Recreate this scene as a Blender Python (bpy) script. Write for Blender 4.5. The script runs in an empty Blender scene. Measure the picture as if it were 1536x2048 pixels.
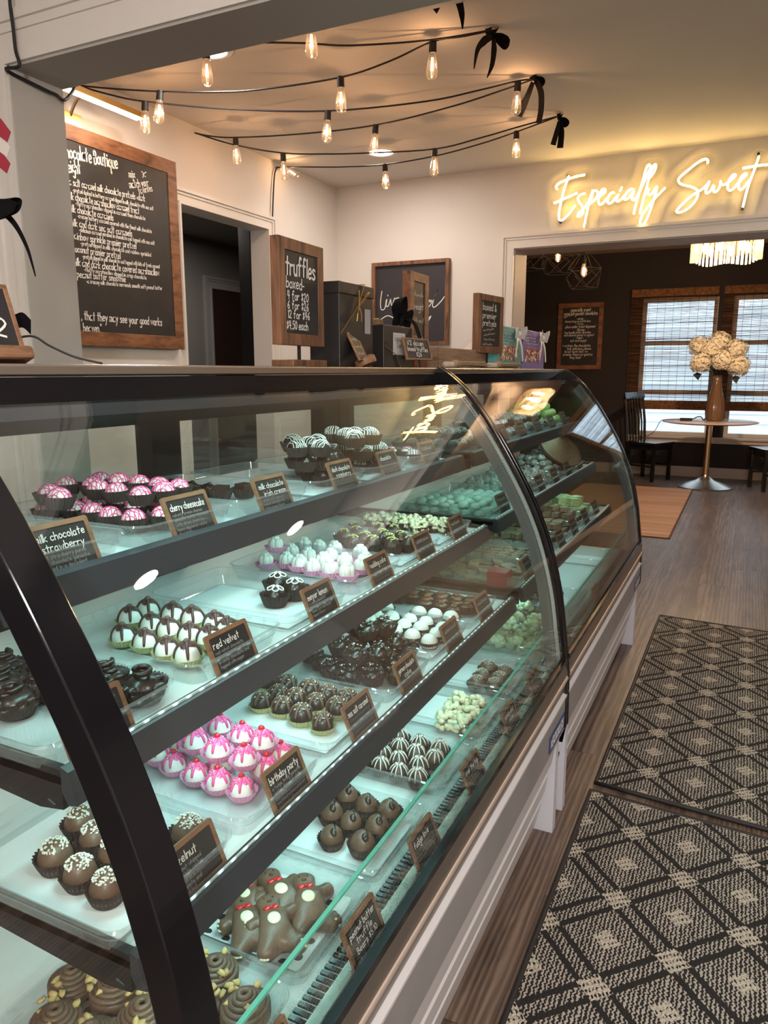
import bpy, bmesh, math, random
from mathutils import Vector, Matrix

# ------------------------------------------------------------------ camera, world, exposure, large lights
S = bpy.context.scene
COL = S.collection
RND = random.Random(11)
PI = math.pi
CAM_H = 1.305
F_PX, VPX, VPY = 1480.0, 1500.0, 742.0
PHI = math.atan((1024 - VPY) / F_PX)
THE = math.atan((VPX - 768) / math.hypot(F_PX, 1024 - VPY))
cam_d = bpy.data.cameras.new('camera')
cam_d.sensor_fit = 'HORIZONTAL'; cam_d.sensor_width = 36.0
cam_d.lens = F_PX / 1536 * 36.0
cam_d.clip_start = 0.02; cam_d.clip_end = 100
cam = bpy.data.objects.new('camera', cam_d); COL.objects.link(cam)
cam.location = (0, 0, CAM_H); cam.rotation_euler = (PI / 2 - PHI, 0, THE)
S.camera = cam
S.view_settings.view_transform = 'Standard'; S.view_settings.look = 'None'
S.view_settings.gamma = 1.0; S.view_settings.use_curve_mapping = False
S.view_settings.exposure = 0.12
S.cycles.use_denoising = True
S.cycles.max_bounces = 10; S.cycles.transparent_max_bounces = 28
S.cycles.glossy_bounces = 4; S.cycles.transmission_bounces = 8; S.cycles.diffuse_bounces = 4
S.cycles.sample_clamp_indirect = 4.0
S.cycles.caustics_reflective = False; S.cycles.caustics_refractive = False
S.cycles.blur_glossy = 0.5

W = bpy.data.worlds.new('sky'); S.world = W; W.use_nodes = True
W.node_tree.nodes['Background'].inputs[0].default_value = (0.72, 0.85, 1.0, 1)
W.node_tree.nodes['Background'].inputs[1].default_value = 3.9

P_DOWN, P_BULB, P_LED, P_LED2, P_CHAND, P_CAGE, P_PIC = 6.6, 0.75, 1.7, 1.3, 110.0, 3.0, 1.2
E_NEON, P_NEAR = 19.0, 22.0

def lamp(name, kind, loc, energy, color, size=0.1, size_y=None, direction=None, spread=None, shape=None):
    l = bpy.data.lights.new(name, kind); l.energy = energy; l.color = color
    if kind == 'AREA':
        l.shape = shape or ('RECTANGLE' if size_y else 'DISK'); l.size = size
        if size_y: l.size_y = size_y
        if spread: l.spread = spread
    else:
        l.shadow_soft_size = size
    o = bpy.data.objects.new(name, l); COL.objects.link(o); o.location = loc
    if direction is not None:
        o.rotation_euler = Vector(direction).to_track_quat('-Z', 'Y').to_euler()
    return o

CASE1, CASE2 = (0.455, 2.03), (2.038, 3.68)
WARM = (1.0, 0.56, 0.27)
# recessed ceiling lights of the shop, and unseen ones added to light the entrance room
DOWN = [(-1.84, 3.75), (-1.84, 2.35), (0.92, 3.85), (0.92, 2.55)]
for x, y in DOWN:
    lamp('downlight_lamp', 'AREA', (x, y, 2.425), P_DOWN, (1.0, 0.90, 0.81), 0.13, direction=(0, 0, -1))
for x, y in [(0.9, 0.2), (-0.9, -1.2), (0.9, -1.6)]:
    lamp('entrance_lamp', 'AREA', (x, y, 2.425), P_NEAR, (1.0, 0.97, 0.94), 0.2, direction=(0, 0, -1))  # unseen lamps added behind the camera to light the near room
lamp('globe_lamp', 'POINT', (0.5, -1.1, 1.98), 175.0, (1.0, 0.93, 0.87), 0.13)  # unseen globe added to brighten the wall over the opening
lamp('hall_lamp', 'AREA', (-3.6, 4.6, 2.40), 9.0, (1.0, 0.9, 0.8), 0.2, direction=(0, 0, -1))  # unseen lamp added to lift the dark hall
# LED strips of the display cases: under the header and under each shelf lip
LEDC = (0.48, 0.97, 0.94)
for (a, b), p in ((CASE1, P_LED), (CASE2, P_LED2)):
    for x, z in ((-0.745, 1.228), (-0.742, 1.026), (-0.665, 0.831), (-0.580, 0.632)):
        lamp('shelf_led', 'AREA', (x, (a + b) / 2, z), p, LEDC, b - a - 0.12, 0.012, direction=(-0.38, 0, -1), spread=2.9)

# ------------------------------------------------------------------ helpers
def tag(o, label=None, cat=None, group=None, kind=None):
    if label: o['label'] = label
    if cat: o['category'] = cat
    if group: o['group'] = group
    if kind: o['kind'] = kind
    return o

def wmat(o):
    m = o.matrix_parent_inverse @ o.matrix_basis
    return wmat(o.parent) @ m if o.parent else o.matrix_basis.copy()

def thing(name, label, cat, loc=(0, 0, 0), group=None):
    o = bpy.data.objects.new(name, None); COL.objects.link(o)
    o.location = loc; o.empty_display_size = 0.05
    return tag(o, label, cat, group)

class MB:
    """collects vertices and faces, then becomes one mesh"""
    def __init__(s): s.v = []; s.f = []
    def add(s, v, f):
        n = len(s.v); s.v += [tuple(p) for p in v]; s.f += [tuple(i + n for i in q) for q in f]
        return s
    def box(s, c, d, rot=None):
        hx, hy, hz = d[0] / 2, d[1] / 2, d[2] / 2
        P = [Vector((x, y, z)) for x in (-hx, hx) for y in (-hy, hy) for z in (-hz, hz)]
        if rot is not None: P = [rot @ p for p in P]
        c = Vector(c)
        return s.add([p + c for p in P], [(0, 1, 3, 2), (4, 6, 7, 5), (0, 4, 5, 1), (2, 3, 7, 6), (0, 2, 6, 4), (1, 5, 7, 3)])
    def span(s, x0, x1, y0, y1, z0, z1):
        return s.box(((x0 + x1) / 2, (y0 + y1) / 2, (z0 + z1) / 2), (abs(x1 - x0), abs(y1 - y0), abs(z1 - z0)))
    def tube(s, path, r, n=8, closed=False, flat=1.0):
        path = [Vector(p) for p in path]; m = len(path)
        if m < 2: return s
        rr = r if isinstance(r, (list, tuple)) else [r] * m
        rings = []; up = None
        for i, p in enumerate(path):
            if closed: t = path[(i + 1) % m] - path[i - 1]
            else: t = path[min(i + 1, m - 1)] - path[max(i - 1, 0)]
            if t.length < 1e-9: t = Vector((0, 0, 1))
            t.normalize()
            if up is None: up = Vector((0, 0, 1)) if abs(t.z) < 0.9 else Vector((1, 0, 0))
            a = up - t * up.dot(t)
            if a.length < 1e-6: a = t.orthogonal()
            a.normalize(); b = t.cross(a); up = a
            rings.append([p + a * (math.cos(2 * PI * k / n) * rr[i]) + b * (math.sin(2 * PI * k / n) * rr[i] * flat) for k in range(n)])
        v = [q for ring in rings for q in ring]; f = []
        for i in range(m if closed else m - 1):
            j = (i + 1) % m
            for k in range(n):
                l = (k + 1) % n
                f.append((i * n + k, i * n + l, j * n + l, j * n + k))
        if not closed:
            f.append(tuple(range(n - 1, -1, -1))); f.append(tuple((m - 1) * n + k for k in range(n)))
        return s.add(v, f)
    def lathe(s, prof, n=24, c=(0, 0, 0), rmul=None, cap=True):
        v = []; f = []
        for i, (r, z) in enumerate(prof):
            for k in range(n):
                a = 2 * PI * k / n; q = r * (rmul(a, i, r, z) if rmul else 1)
                v.append((c[0] + q * math.cos(a), c[1] + q * math.sin(a), c[2] + z))
        for i in range(len(prof) - 1):
            for k in range(n):
                l = (k + 1) % n
                f.append((i * n + k, i * n + l, (i + 1) * n + l, (i + 1) * n + k))
        if cap:
            if prof[0][0] > 1e-5: f.append(tuple(range(n - 1, -1, -1)))
            if prof[-1][0] > 1e-5: f.append(tuple((len(prof) - 1) * n + k for k in range(n)))
        return s.add(v, f)
    def prism(s, poly, y0, y1, axis='y'):
        n = len(poly)
        mk = {'y': lambda p, t: (p[0], t, p[1]), 'x': lambda p, t: (t, p[0], p[1]), 'z': lambda p, t: (p[0], p[1], t)}[axis]
        v = [mk(p, y0) for p in poly] + [mk(p, y1) for p in poly]
        f = [tuple(range(n)), tuple(range(2 * n - 1, n - 1, -1))] + [(i, i + n, (i + 1) % n + n, (i + 1) % n) for i in range(n)]
        return s.add(v, f)
    def strip(s, rows, closed=False):
        n = len(rows[0]); v = [p for r in rows for p in r]; f = []
        for i in range(len(rows) - 1 + (1 if closed else 0)):
            j = (i + 1) % len(rows)
            for k in range(n - 1): f.append((i * n + k, i * n + k + 1, j * n + k + 1, j * n + k))
        return s.add(v, f)
    def blob(s, c, r, nu=10, nv=7, noise=0.0, rnd=RND, rot=None):
        r = r if isinstance(r, (tuple, list)) else (r, r, r)
        v = [(0, 0, -1)]; f = []
        for i in range(1, nv):
            t = -PI / 2 + PI * i / nv
            for k in range(nu):
                a = 2 * PI * k / nu; v.append((math.cos(t) * math.cos(a), math.cos(t) * math.sin(a), math.sin(t)))
        v.append((0, 0, 1)); m = len(v) - 1
        for k in range(nu):
            l = (k + 1) % nu
            f.append((0, 1 + l, 1 + k))
            for i in range(nv - 2):
                a = 1 + i * nu; f.append((a + k, a + l, a + nu + l, a + nu + k))
            f.append((1 + (nv - 2) * nu + k, 1 + (nv - 2) * nu + l, m))
        out = []
        for p in v:
            q = 1 + (rnd.uniform(-noise, noise) if noise else 0)
            w = Vector((p[0] * r[0] * q, p[1] * r[1] * q, p[2] * r[2] * q))
            if rot is not None: w = rot @ w
            out.append(w + Vector(c))
        return s.add(out, f)
    def mesh(s, name, mat, smooth=False, angle=None):
        me = bpy.data.meshes.new(name); me.from_pydata(s.v, [], s.f); me.materials.append(mat)
        bm = bmesh.new(); bm.from_mesh(me); bmesh.ops.recalc_face_normals(bm, faces=bm.faces); bm.to_mesh(me); bm.free()
        if smooth:
            me.polygons.foreach_set('use_smooth', [True] * len(me.polygons))
            if angle: 
                try: me.set_sharp_from_angle(angle=math.radians(angle))
                except Exception: pass
        me.update()
        return me
    def build(s, name, mat, parent=None, smooth=False, angle=None, bevel=0, local=False):
        o = bpy.data.objects.new(name, s.mesh(name, mat, smooth, angle)); COL.objects.link(o)
        if parent:
            o.parent = parent
            if not local: o.matrix_parent_inverse = wmat(parent).inverted()
        if bevel:
            b = o.modifiers.new('bevel', 'BEVEL'); b.width = bevel; b.segments = 2; b.limit_method = 'ANGLE'
        return o

def struct(name, mb, mat, **k):
    return tag(mb.build(name, mat, **k), kind='structure')

def spawn(name, parts, label, cat, loc, rz=0.0, group=None, scale=1.0, rot=None):
    """a thing from shared part meshes: parts = [(name, mesh, [(subname, mesh)...])]"""
    t = thing(name, label, cat, loc, group); t.scale = (scale,) * 3
    t.rotation_euler = rot if rot else (0, 0, rz)
    for nm, me, subs in parts:
        o = bpy.data.objects.new(nm, me); COL.objects.link(o); o.parent = t
        for sn, sm in subs:
            q = bpy.data.objects.new(sn, sm); COL.objects.link(q); q.parent = o
    return t

def cr(pts, n=4, closed=False):
    """smooth curve through points"""
    pts = [Vector(p) for p in pts]; m = len(pts); out = []
    if m < 3: return pts
    for i in range(m if closed else m - 1):
        if closed: a, b, c, d = pts[i - 1], pts[i], pts[(i + 1) % m], pts[(i + 2) % m]
        else: a, b, c, d = pts[max(i - 1, 0)], pts[i], pts[i + 1], pts[min(i + 2, m - 1)]
        for k in range(n):
            t = k / n
            out.append(0.5 * (2 * b + (c - a) * t + (2 * a - 5 * b + 4 * c - d) * t * t + (3 * b - a - 3 * c + d) * t ** 3))
    if not closed: out.append(pts[-1])
    return out

# pixel -> world helpers (used to measure where things stand)
_F = Vector((-math.sin(THE), math.cos(THE), 0)); _R = Vector((math.cos(THE), math.sin(THE), 0)); _Z = Vector((0, 0, 1))
_FW = _F * math.cos(PHI) - _Z * math.sin(PHI); _UP = _F * math.sin(PHI) + _Z * math.cos(PHI)
def ray(u, v): return _FW + _R * ((u - 768) / F_PX) - _UP * ((v - 1024) / F_PX)
def onx(u, v, x): d = ray(u, v); return Vector((0, 0, CAM_H)) + d * (x / d.x)
def ony(u, v, y): d = ray(u, v); return Vector((0, 0, CAM_H)) + d * (y / d.y)
def onz(u, v, z): d = ray(u, v); return Vector((0, 0, CAM_H)) + d * ((z - CAM_H) / d.z)

# ------------------------------------------------------------------ materials
def nm(name):
    m = bpy.data.materials.new(name); m.use_nodes = True
    return m, m.node_tree.nodes, m.node_tree.links, m.node_tree.nodes['Principled BSDF']

def coords(N, L, scale=(1, 1, 1), rot=(0, 0, 0), loc=(0, 0, 0)):
    t = N.new('ShaderNodeTexCoord'); p = N.new('ShaderNodeMapping')
    p.inputs['Scale'].default_value = scale; p.inputs['Rotation'].default_value = rot; p.inputs['Location'].default_value = loc
    L.new(t.outputs['Object'], p.inputs[0]); return p.outputs[0]

def ramp(N, L, fac, stops):
    r = N.new('ShaderNodeValToRGB'); e = r.color_ramp.elements
    while len(e) < len(stops): e.new(0.5)
    for i, (p, c) in enumerate(stops): e[i].position = p; e[i].color = (*c, 1)
    L.new(fac, r.inputs[0]); return r.outputs[0]

def M(name, col, rough=0.5, metal=0.0, vary=0.0, vscale=20, bump=0.0, bscale=60, coat=0.0, spec=None, trans=0.0, emit=None):
    m, N, L, B = nm(name)
    B.inputs['Base Color'].default_value = (*col, 1); B.inputs['Roughness'].default_value = rough; B.inputs['Metallic'].default_value = metal
    if coat: B.inputs['Coat Weight'].default_value = coat; B.inputs['Coat Roughness'].default_value = 0.08
    if spec is not None: B.inputs['Specular IOR Level'].default_value = spec
    if emit: B.inputs['Emission Color'].default_value = (*emit[0], 1); B.inputs['Emission Strength'].default_value = emit[1]
    if vary:
        n = N.new('ShaderNodeTexNoise'); n.inputs['Scale'].default_value = vscale; n.inputs['Detail'].default_value = 3
        L.new(coords(N, L), n.inputs['Vector'])
        L.new(ramp(N, L, n.outputs[0], [(0.3, tuple(c * (1 - vary) for c in col)), (0.7, tuple(min(1, c * (1 + vary)) for c in col))]), B.inputs['Base Color'])
    if bump:
        n = N.new('ShaderNodeTexNoise'); n.inputs['Scale'].default_value = bscale; n.inputs['Detail'].default_value = 2
        L.new(coords(N, L), n.inputs['Vector'])
        b = N.new('ShaderNodeBump'); b.inputs['Strength'].default_value = bump; b.inputs['Distance'].default_value = 0.004
        L.new(n.outputs[0], b.inputs['Height']); L.new(b.outputs[0], B.inputs['Normal'])
    return m

def wood(name, c1, c2, scale=(6, 6, 60), rough=0.5, coat=0.0, rot=(0, 0, 0)):
    m, N, L, B = nm(name)
    v = coords(N, L, scale, rot)
    n = N.new('ShaderNodeTexNoise'); n.inputs['Scale'].default_value = 1.0; n.inputs['Detail'].default_value = 6; n.inputs['Distortion'].default_value = 1.2
    L.new(v, n.inputs['Vector'])
    w = N.new('ShaderNodeTexNoise'); w.inputs['Scale'].default_value = 3.5; w.inputs['Detail'].default_value = 3
    L.new(v, w.inputs['Vector'])
    a = N.new('ShaderNodeMath'); a.operation = 'MULTIPLY_ADD'; a.inputs[1].default_value = 0.35
    L.new(w.outputs[0], a.inputs[0]); L.new(n.outputs[0], a.inputs[2])
    mid = tuple((x + y) / 2 for x, y in zip(c1, c2))
    L.new(ramp(N, L, a.outputs[0], [(0.45, c1), (0.62, mid), (0.85, c2)]), B.inputs['Base Color'])
    B.inputs['Roughness'].default_value = rough
    if coat: B.inputs['Coat Weight'].default_value = coat
    return m

def clear(name, tint=(0.96, 1.0, 0.985), refl=0.04, rough=0.0, gcol=(1, 1, 1), haze=0.0):
    """sheet of clear glass or plastic: lets light straight through, mirrors more at grazing angles"""
    m, N, L, B = nm(name); N.remove(B)
    out = N['Material Output']
    t = N.new('ShaderNodeBsdfTransparent'); t.inputs[0].default_value = (*tint, 1)
    g = N.new('ShaderNodeBsdfGlossy'); g.inputs['Roughness'].default_value = rough; g.inputs[0].default_value = (*gcol, 1)
    lw = N.new('ShaderNodeLayerWeight'); lw.inputs[0].default_value = 0.5
    p = N.new('ShaderNodeMath'); p.operation = 'POWER'; p.inputs[1].default_value = 4.0
    L.new(lw.outputs['Facing'], p.inputs[0])
    k = N.new('ShaderNodeMath'); k.operation = 'MULTIPLY_ADD'; k.inputs[1].default_value = 1 - refl; k.inputs[2].default_value = refl; k.use_clamp = True
    L.new(p.outputs[0], k.inputs[0])
    x = N.new('ShaderNodeMixShader'); L.new(k.outputs[0], x.inputs[0]); L.new(t.outputs[0], x.inputs[1]); L.new(g.outputs[0], x.inputs[2])
    if haze:
        d = N.new('ShaderNodeBsdfDiffuse'); d.inputs[0].default_value = (0.8, 0.85, 0.86, 1)
        h = N.new('ShaderNodeMixShader'); h.inputs[0].default_value = haze; L.new(x.outputs[0], h.inputs[1]); L.new(d.outputs[0], h.inputs[2]); x = h
    L.new(x.outputs[0], out.inputs[0]); return m

def glow(name, col, strength):
    m, N, L, B = nm(name); N.remove(B)
    e = N.new('ShaderNodeEmission'); e.inputs[0].default_value = (*col, 1); e.inputs[1].default_value = strength
    L.new(e.outputs[0], N['Material Output'].inputs[0]); return m

def wall_paint(name, col, bump=0.12):
    return M(name, col, 0.75, vary=0.02, vscale=3, bump=bump, bscale=90)

def planks():
    m, N, L, B = nm('floor_planks')
    v = coords(N, L, rot=(0, 0, PI / 2))
    br = N.new('ShaderNodeTexBrick'); br.offset = 0.37; br.offset_frequency = 2
    for k, x in (('Scale', 1.0), ('Mortar Size', 0.0016), ('Brick Width', 1.22), ('Row Height', 0.18), ('Bias', 0.0), ('Mortar Smooth', 0.1)): br.inputs[k].default_value = x
    br.inputs['Color1'].default_value = (0, 0, 0, 1); br.inputs['Color2'].default_value = (1, 1, 1, 1); br.inputs['Mortar'].default_value = (0.5, 0.5, 0.5, 1)
    L.new(v, br.inputs['Vector'])
    # grain, stretched along the planks and shifted from plank to plank
    gv = N.new('ShaderNodeVectorMath'); gv.operation = 'MULTIPLY_ADD'; gv.inputs[1].default_value = (2.2, 22, 1)
    L.new(v, gv.inputs[0])
    sh = N.new('ShaderNodeVectorMath'); sh.operation = 'SCALE'; sh.inputs['Scale'].default_value = 7.0
    L.new(br.outputs[0], sh.inputs[0]); L.new(sh.outputs[0], gv.inputs[2])
    n = N.new('ShaderNodeTexNoise'); n.inputs['Scale'].default_value = 1.0; n.inputs['Detail'].default_value = 7; n.inputs['Distortion'].default_value = 0.9; n.inputs['Roughness'].default_value = 0.65
    L.new(gv.outputs[0], n.inputs['Vector'])
    wv = N.new('ShaderNodeTexWave'); wv.wave_type = 'RINGS'; wv.inputs['Scale'].default_value = 1.1; wv.inputs['Distortion'].default_value = 5.0; wv.inputs['Detail'].default_value = 3
    L.new(gv.outputs[0], wv.inputs['Vector'])
    mx = N.new('ShaderNodeMath'); mx.operation = 'MULTIPLY_ADD'; mx.inputs[1].default_value = 0.22; L.new(wv.outputs[1], mx.inputs[0]); L.new(n.outputs[0], mx.inputs[2])
    g1 = ramp(N, L, mx.outputs[0], [(0.35, (0.026, 0.016, 0.011)), (0.6, (0.092, 0.058, 0.040)), (0.85, (0.20, 0.135, 0.097))])
    g2 = ramp(N, L, mx.outputs[0], [(0.35, (0.036, 0.025, 0.021)), (0.6, (0.125, 0.088, 0.070)), (0.85, (0.235, 0.18, 0.15))])
    mc = N.new('ShaderNodeMix'); mc.data_type = 'RGBA'; L.new(br.outputs[0], mc.inputs[0]); L.new(g1, mc.inputs[6]); L.new(g2, mc.inputs[7])
    dk = N.new('ShaderNodeMix'); dk.data_type = 'RGBA'; dk.inputs[7].default_value = (0.05, 0.032, 0.024, 1)
    L.new(br.outputs['Fac'], dk.inputs[0]); L.new(mc.outputs[2], dk.inputs[6])
    L.new(dk.outputs[2], B.inputs['Base Color']); B.inputs['Roughness'].default_value = 0.36
    b = N.new('ShaderNodeBump'); b.inputs['Strength'].default_value = 0.25; b.inputs['Distance'].default_value = 0.002
    L.new(n.outputs[0], b.inputs['Height']); L.new(b.outputs[0], B.inputs['Normal'])
    return m

MAT = dict(
    floor=planks(),
    white_wall=wall_paint('white_wall', (0.74, 0.70, 0.665)),
    ceiling=wall_paint('ceiling_paint', (0.70, 0.655, 0.61), 0.05),
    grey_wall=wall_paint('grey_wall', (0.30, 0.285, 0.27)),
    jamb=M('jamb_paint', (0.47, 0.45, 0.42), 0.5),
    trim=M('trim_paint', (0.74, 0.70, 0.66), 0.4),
    black_wall=wall_paint('black_wall', (0.020, 0.015, 0.016)),
    black=M('black_gloss', (0.005, 0.005, 0.007), 0.14, spec=0.35),
    black_mat=M('black_matte', (0.012, 0.011, 0.012), 0.6),
    shelf_front=M('shelf_front', (0.035, 0.042, 0.055), 0.28, spec=0.6),
    steel=M('brushed_steel', (0.50, 0.46, 0.42), 0.27, 1.0, bump=0.02, bscale=200),
    steel_dark=M('taupe_steel', (0.40, 0.36, 0.33), 0.42, 1.0),
    white_shelf=M('white_shelf', (0.80, 0.86, 0.85), 0.35),
    plinth=M('plinth_grey', (0.27, 0.26, 0.268), 0.35, vary=0.10, vscale=6),
    plinth_white=M('plinth_white', (0.60, 0.585, 0.60), 0.4),
    case_grey=M('case_grey', (0.20, 0.19, 0.185), 0.4),
    glass=clear('clear_glass', (0.965, 1.0, 0.99), 0.035),
    end_glass=clear('end_glass', (0.94, 0.98, 0.97), 0.03),
    glass_edge=M('glass_edge', (0.16, 0.62, 0.48), 0.1),
    plastic=clear('clear_plastic', (0.95, 0.975, 0.98), 0.13, 0.06, haze=0.09),
    acrylic=clear('acrylic_plate', (0.97, 0.96, 0.92), 0.03),
    bulb_glass=clear('bulb_glass', (0.97, 0.90, 0.84), 0.10, haze=0.03),
    paper=M('white_paper', (0.80, 0.83, 0.84), 0.8),
    chalkboard=M('chalkboard', (0.018, 0.017, 0.019), 0.5, vary=0.25, vscale=12),
    chalk=M('chalk_white', (0.86, 0.84, 0.80), 0.9),
    chalk_dim=M('chalk_dim', (0.36, 0.35, 0.35), 0.9),
    frame_wood=wood('walnut_frame', (0.050, 0.022, 0.011), (0.26, 0.12, 0.06), (30, 30, 5)),
    frame_red=wood('stained_frame', (0.085, 0.030, 0.012), (0.30, 0.125, 0.055), (30, 6, 22)),
    sign_wood=wood('sign_wood', (0.12, 0.055, 0.025), (0.30, 0.15, 0.08), (60, 14, 60)),
    pale_wood=wood('pale_wood', (0.16, 0.095, 0.055), (0.34, 0.21, 0.13), (10, 4, 40)),
    wicker_dark=M('wicker_dark', (0.17, 0.085, 0.04), 0.7, vary=0.3, vscale=60),
    wicker=M('wicker', (0.35, 0.22, 0.12), 0.7, vary=0.25, vscale=60),
    gold=M('gold_metal', (0.80, 0.52, 0.20), 0.28, 1.0),
    brass=M('brushed_brass', (0.62, 0.47, 0.30), 0.26, 1.0),
    ribbon=M('black_ribbon', (0.006, 0.006, 0.007), 0.85, spec=0.1),
    satin=M('white_satin', (0.80, 0.79, 0.80), 0.35),
    rope=M('jute', (0.34, 0.24, 0.14), 0.9, vary=0.2, vscale=80),
    bead=M('pale_bead', (0.55, 0.44, 0.36), 0.6),
    neon=glow('neon_tube', (1.0, 0.66, 0.24), E_NEON),
    neon_edge=glow('neon_edge', (1.0, 0.60, 0.16), 1.0),  # neon light carried to the plate rim, put in as emission
    filament=glow('filament', (1.0, 0.62, 0.32), 14.0),
    filament_red=glow('filament_red', (1.0, 0.42, 0.14), 26.0),
    lens=glow('lamp_lens', (1.0, 0.90, 0.80), 9.0),
)

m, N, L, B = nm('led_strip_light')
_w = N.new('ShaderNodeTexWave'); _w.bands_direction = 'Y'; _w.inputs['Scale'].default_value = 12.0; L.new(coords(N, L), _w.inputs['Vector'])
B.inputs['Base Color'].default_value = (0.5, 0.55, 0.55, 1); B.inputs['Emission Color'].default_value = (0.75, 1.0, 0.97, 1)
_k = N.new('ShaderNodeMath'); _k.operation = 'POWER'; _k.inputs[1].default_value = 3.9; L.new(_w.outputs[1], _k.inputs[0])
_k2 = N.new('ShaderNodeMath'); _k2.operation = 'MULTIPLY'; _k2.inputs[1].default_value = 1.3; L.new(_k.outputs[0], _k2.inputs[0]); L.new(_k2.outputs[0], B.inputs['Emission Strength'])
MAT['led'] = m  # glowing dots stand for the LEDs reflected in the shelf edge
# ------------------------------------------------------------------ the rooms
CEIL, XL, XR = 2.44, -2.45, 2.6
struct('floor', MB().span(-4.4, XR, -3.0, 10.15, -0.05, 0), MAT['floor'])
struct('ceiling', MB().span(-4.4, XR + 0.1, -3.0, 4.5, CEIL, CEIL + 0.06), MAT['ceiling'])
struct('ceiling', MB().span(-3.3, XR + 0.1, 4.5, 10.2, 2.76, 2.82), M('far_ceiling', (0.52, 0.40, 0.33), 0.8))
# side wall with the doorway to the back hall
mb = MB().span(XL - 0.10, XL, 1.42, 2.85, 0, CEIL).span(XL - 0.10, XL, 3.555, 4.59, 0, CEIL).span(XL - 0.10, XL, 2.85, 3.555, 2.065, CEIL)
struct('wall_left', mb, MAT['white_wall'])
struct('wall_right', MB().span(XR, XR + 0.1, -3.0, 10.2, 0, 2.82), MAT['white_wall'])
# wall with the neon sign, opening to the far room
OPX0, OPX1, OPZ = -1.275, 1.95, 1.995
mb = MB().span(XL - 0.10, OPX0, 4.35, 4.59, 0, 2.8).span(OPX0, OPX1, 4.35, 4.59, OPZ, 2.8).span(OPX1, XR, 4.35, 4.59, 0, 2.8)
struct('wall_back', mb, MAT['white_wall'])
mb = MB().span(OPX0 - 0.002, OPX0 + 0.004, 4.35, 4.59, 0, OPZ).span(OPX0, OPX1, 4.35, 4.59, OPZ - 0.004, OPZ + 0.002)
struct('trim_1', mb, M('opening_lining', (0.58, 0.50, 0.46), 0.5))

def casing(name, pts, w, face, axis, sgn, mat):
    """stepped door casing along a path of corners in the wall plane: pts = [(t, z), ...] of the inner edge, outward steps"""
    mb = MB()
    (t0, z0), (t1, z1), (t2, z2), (t3, z3) = pts
    for a, b, d in ((0.0, 0.18, 0.024), (0.18, 0.62, 0.015), (0.62, 0.80, 0.021), (0.80, 1.0, 0.029)):
        wa, wb = a * w, b * w
        quad = lambda u0, u1, za, zb: (mb.span(u0, u1, face, face + sgn * d, za, zb) if axis == 'y' else mb.span(face, face + sgn * d, u0, u1, za, zb))
        quad(t0 - wb, t0 - wa, z0, z1 + wb)
        if t3 is not None: quad(t3 + wa, t3 + wb, z3, z1 + wb)
        quad(t0 - wa, (t3 + wa) if t3 is not None else t2, z1 + wa, z1 + wb)
    return struct(name, mb, mat)
casing('trim_2', [(OPX0, 0), (OPX0, OPZ), (OPX1, OPZ), (OPX1, 0)], 0.075, 4.35, 'y', -1, MAT['trim'])
casing('trim_3', [(2.85, 0), (2.85, 2.065), (3.555, 2.065), (3.555, 0)], 0.07, XL, 'x', 1, MAT['trim'])
# wall of the entrance opening; the display case runs through this opening
EX0, EX1, EZ = -1.725, 2.35, 2.052
mb = MB().span(-4.4, EX0, 1.42, 1.565, 0, CEIL).span(EX0, EX1, 1.42, 1.565, EZ, CEIL).span(EX1, XR, 1.42, 1.565, 0, CEIL)
struct('wall_front', mb, MAT['white_wall'])
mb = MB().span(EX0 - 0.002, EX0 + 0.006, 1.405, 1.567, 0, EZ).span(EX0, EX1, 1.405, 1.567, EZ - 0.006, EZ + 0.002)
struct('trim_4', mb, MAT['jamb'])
casing('trim_5', [(EX0, 0), (EX0, EZ), (EX1, EZ), (EX1, 0)], 0.115, 1.42, 'y', -1, MAT['trim'])
# entrance room behind the camera
struct('wall_entrance_left', MB().span(-4.5, -4.4, -3.0, 1.565, 0, CEIL), MAT['white_wall'])
struct('wall_entrance_back', MB().span(-4.5, XR, -3.1, -3.0, 0, CEIL), MAT['white_wall'])
# back hall seen through the doorway
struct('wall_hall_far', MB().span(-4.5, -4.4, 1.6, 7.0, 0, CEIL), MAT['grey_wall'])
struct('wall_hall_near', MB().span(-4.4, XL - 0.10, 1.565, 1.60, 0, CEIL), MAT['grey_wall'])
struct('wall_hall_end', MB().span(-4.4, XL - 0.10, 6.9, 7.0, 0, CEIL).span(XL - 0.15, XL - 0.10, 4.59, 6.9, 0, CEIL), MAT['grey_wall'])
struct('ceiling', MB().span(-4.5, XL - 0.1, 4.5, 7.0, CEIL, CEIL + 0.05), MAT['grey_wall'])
struct('door_1', MB().span(-4.4, -4.38, 5.50, 6.35, 0, 2.03), M('hall_door', (0.045, 0.022, 0.016), 0.5))
casing('trim_6', [(5.50, 0), (5.50, 2.03), (6.35, 2.03), (6.35, 0)], 0.10, -4.4, 'x', 1, M('hall_trim', (0.42, 0.40, 0.38), 0.5))
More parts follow.
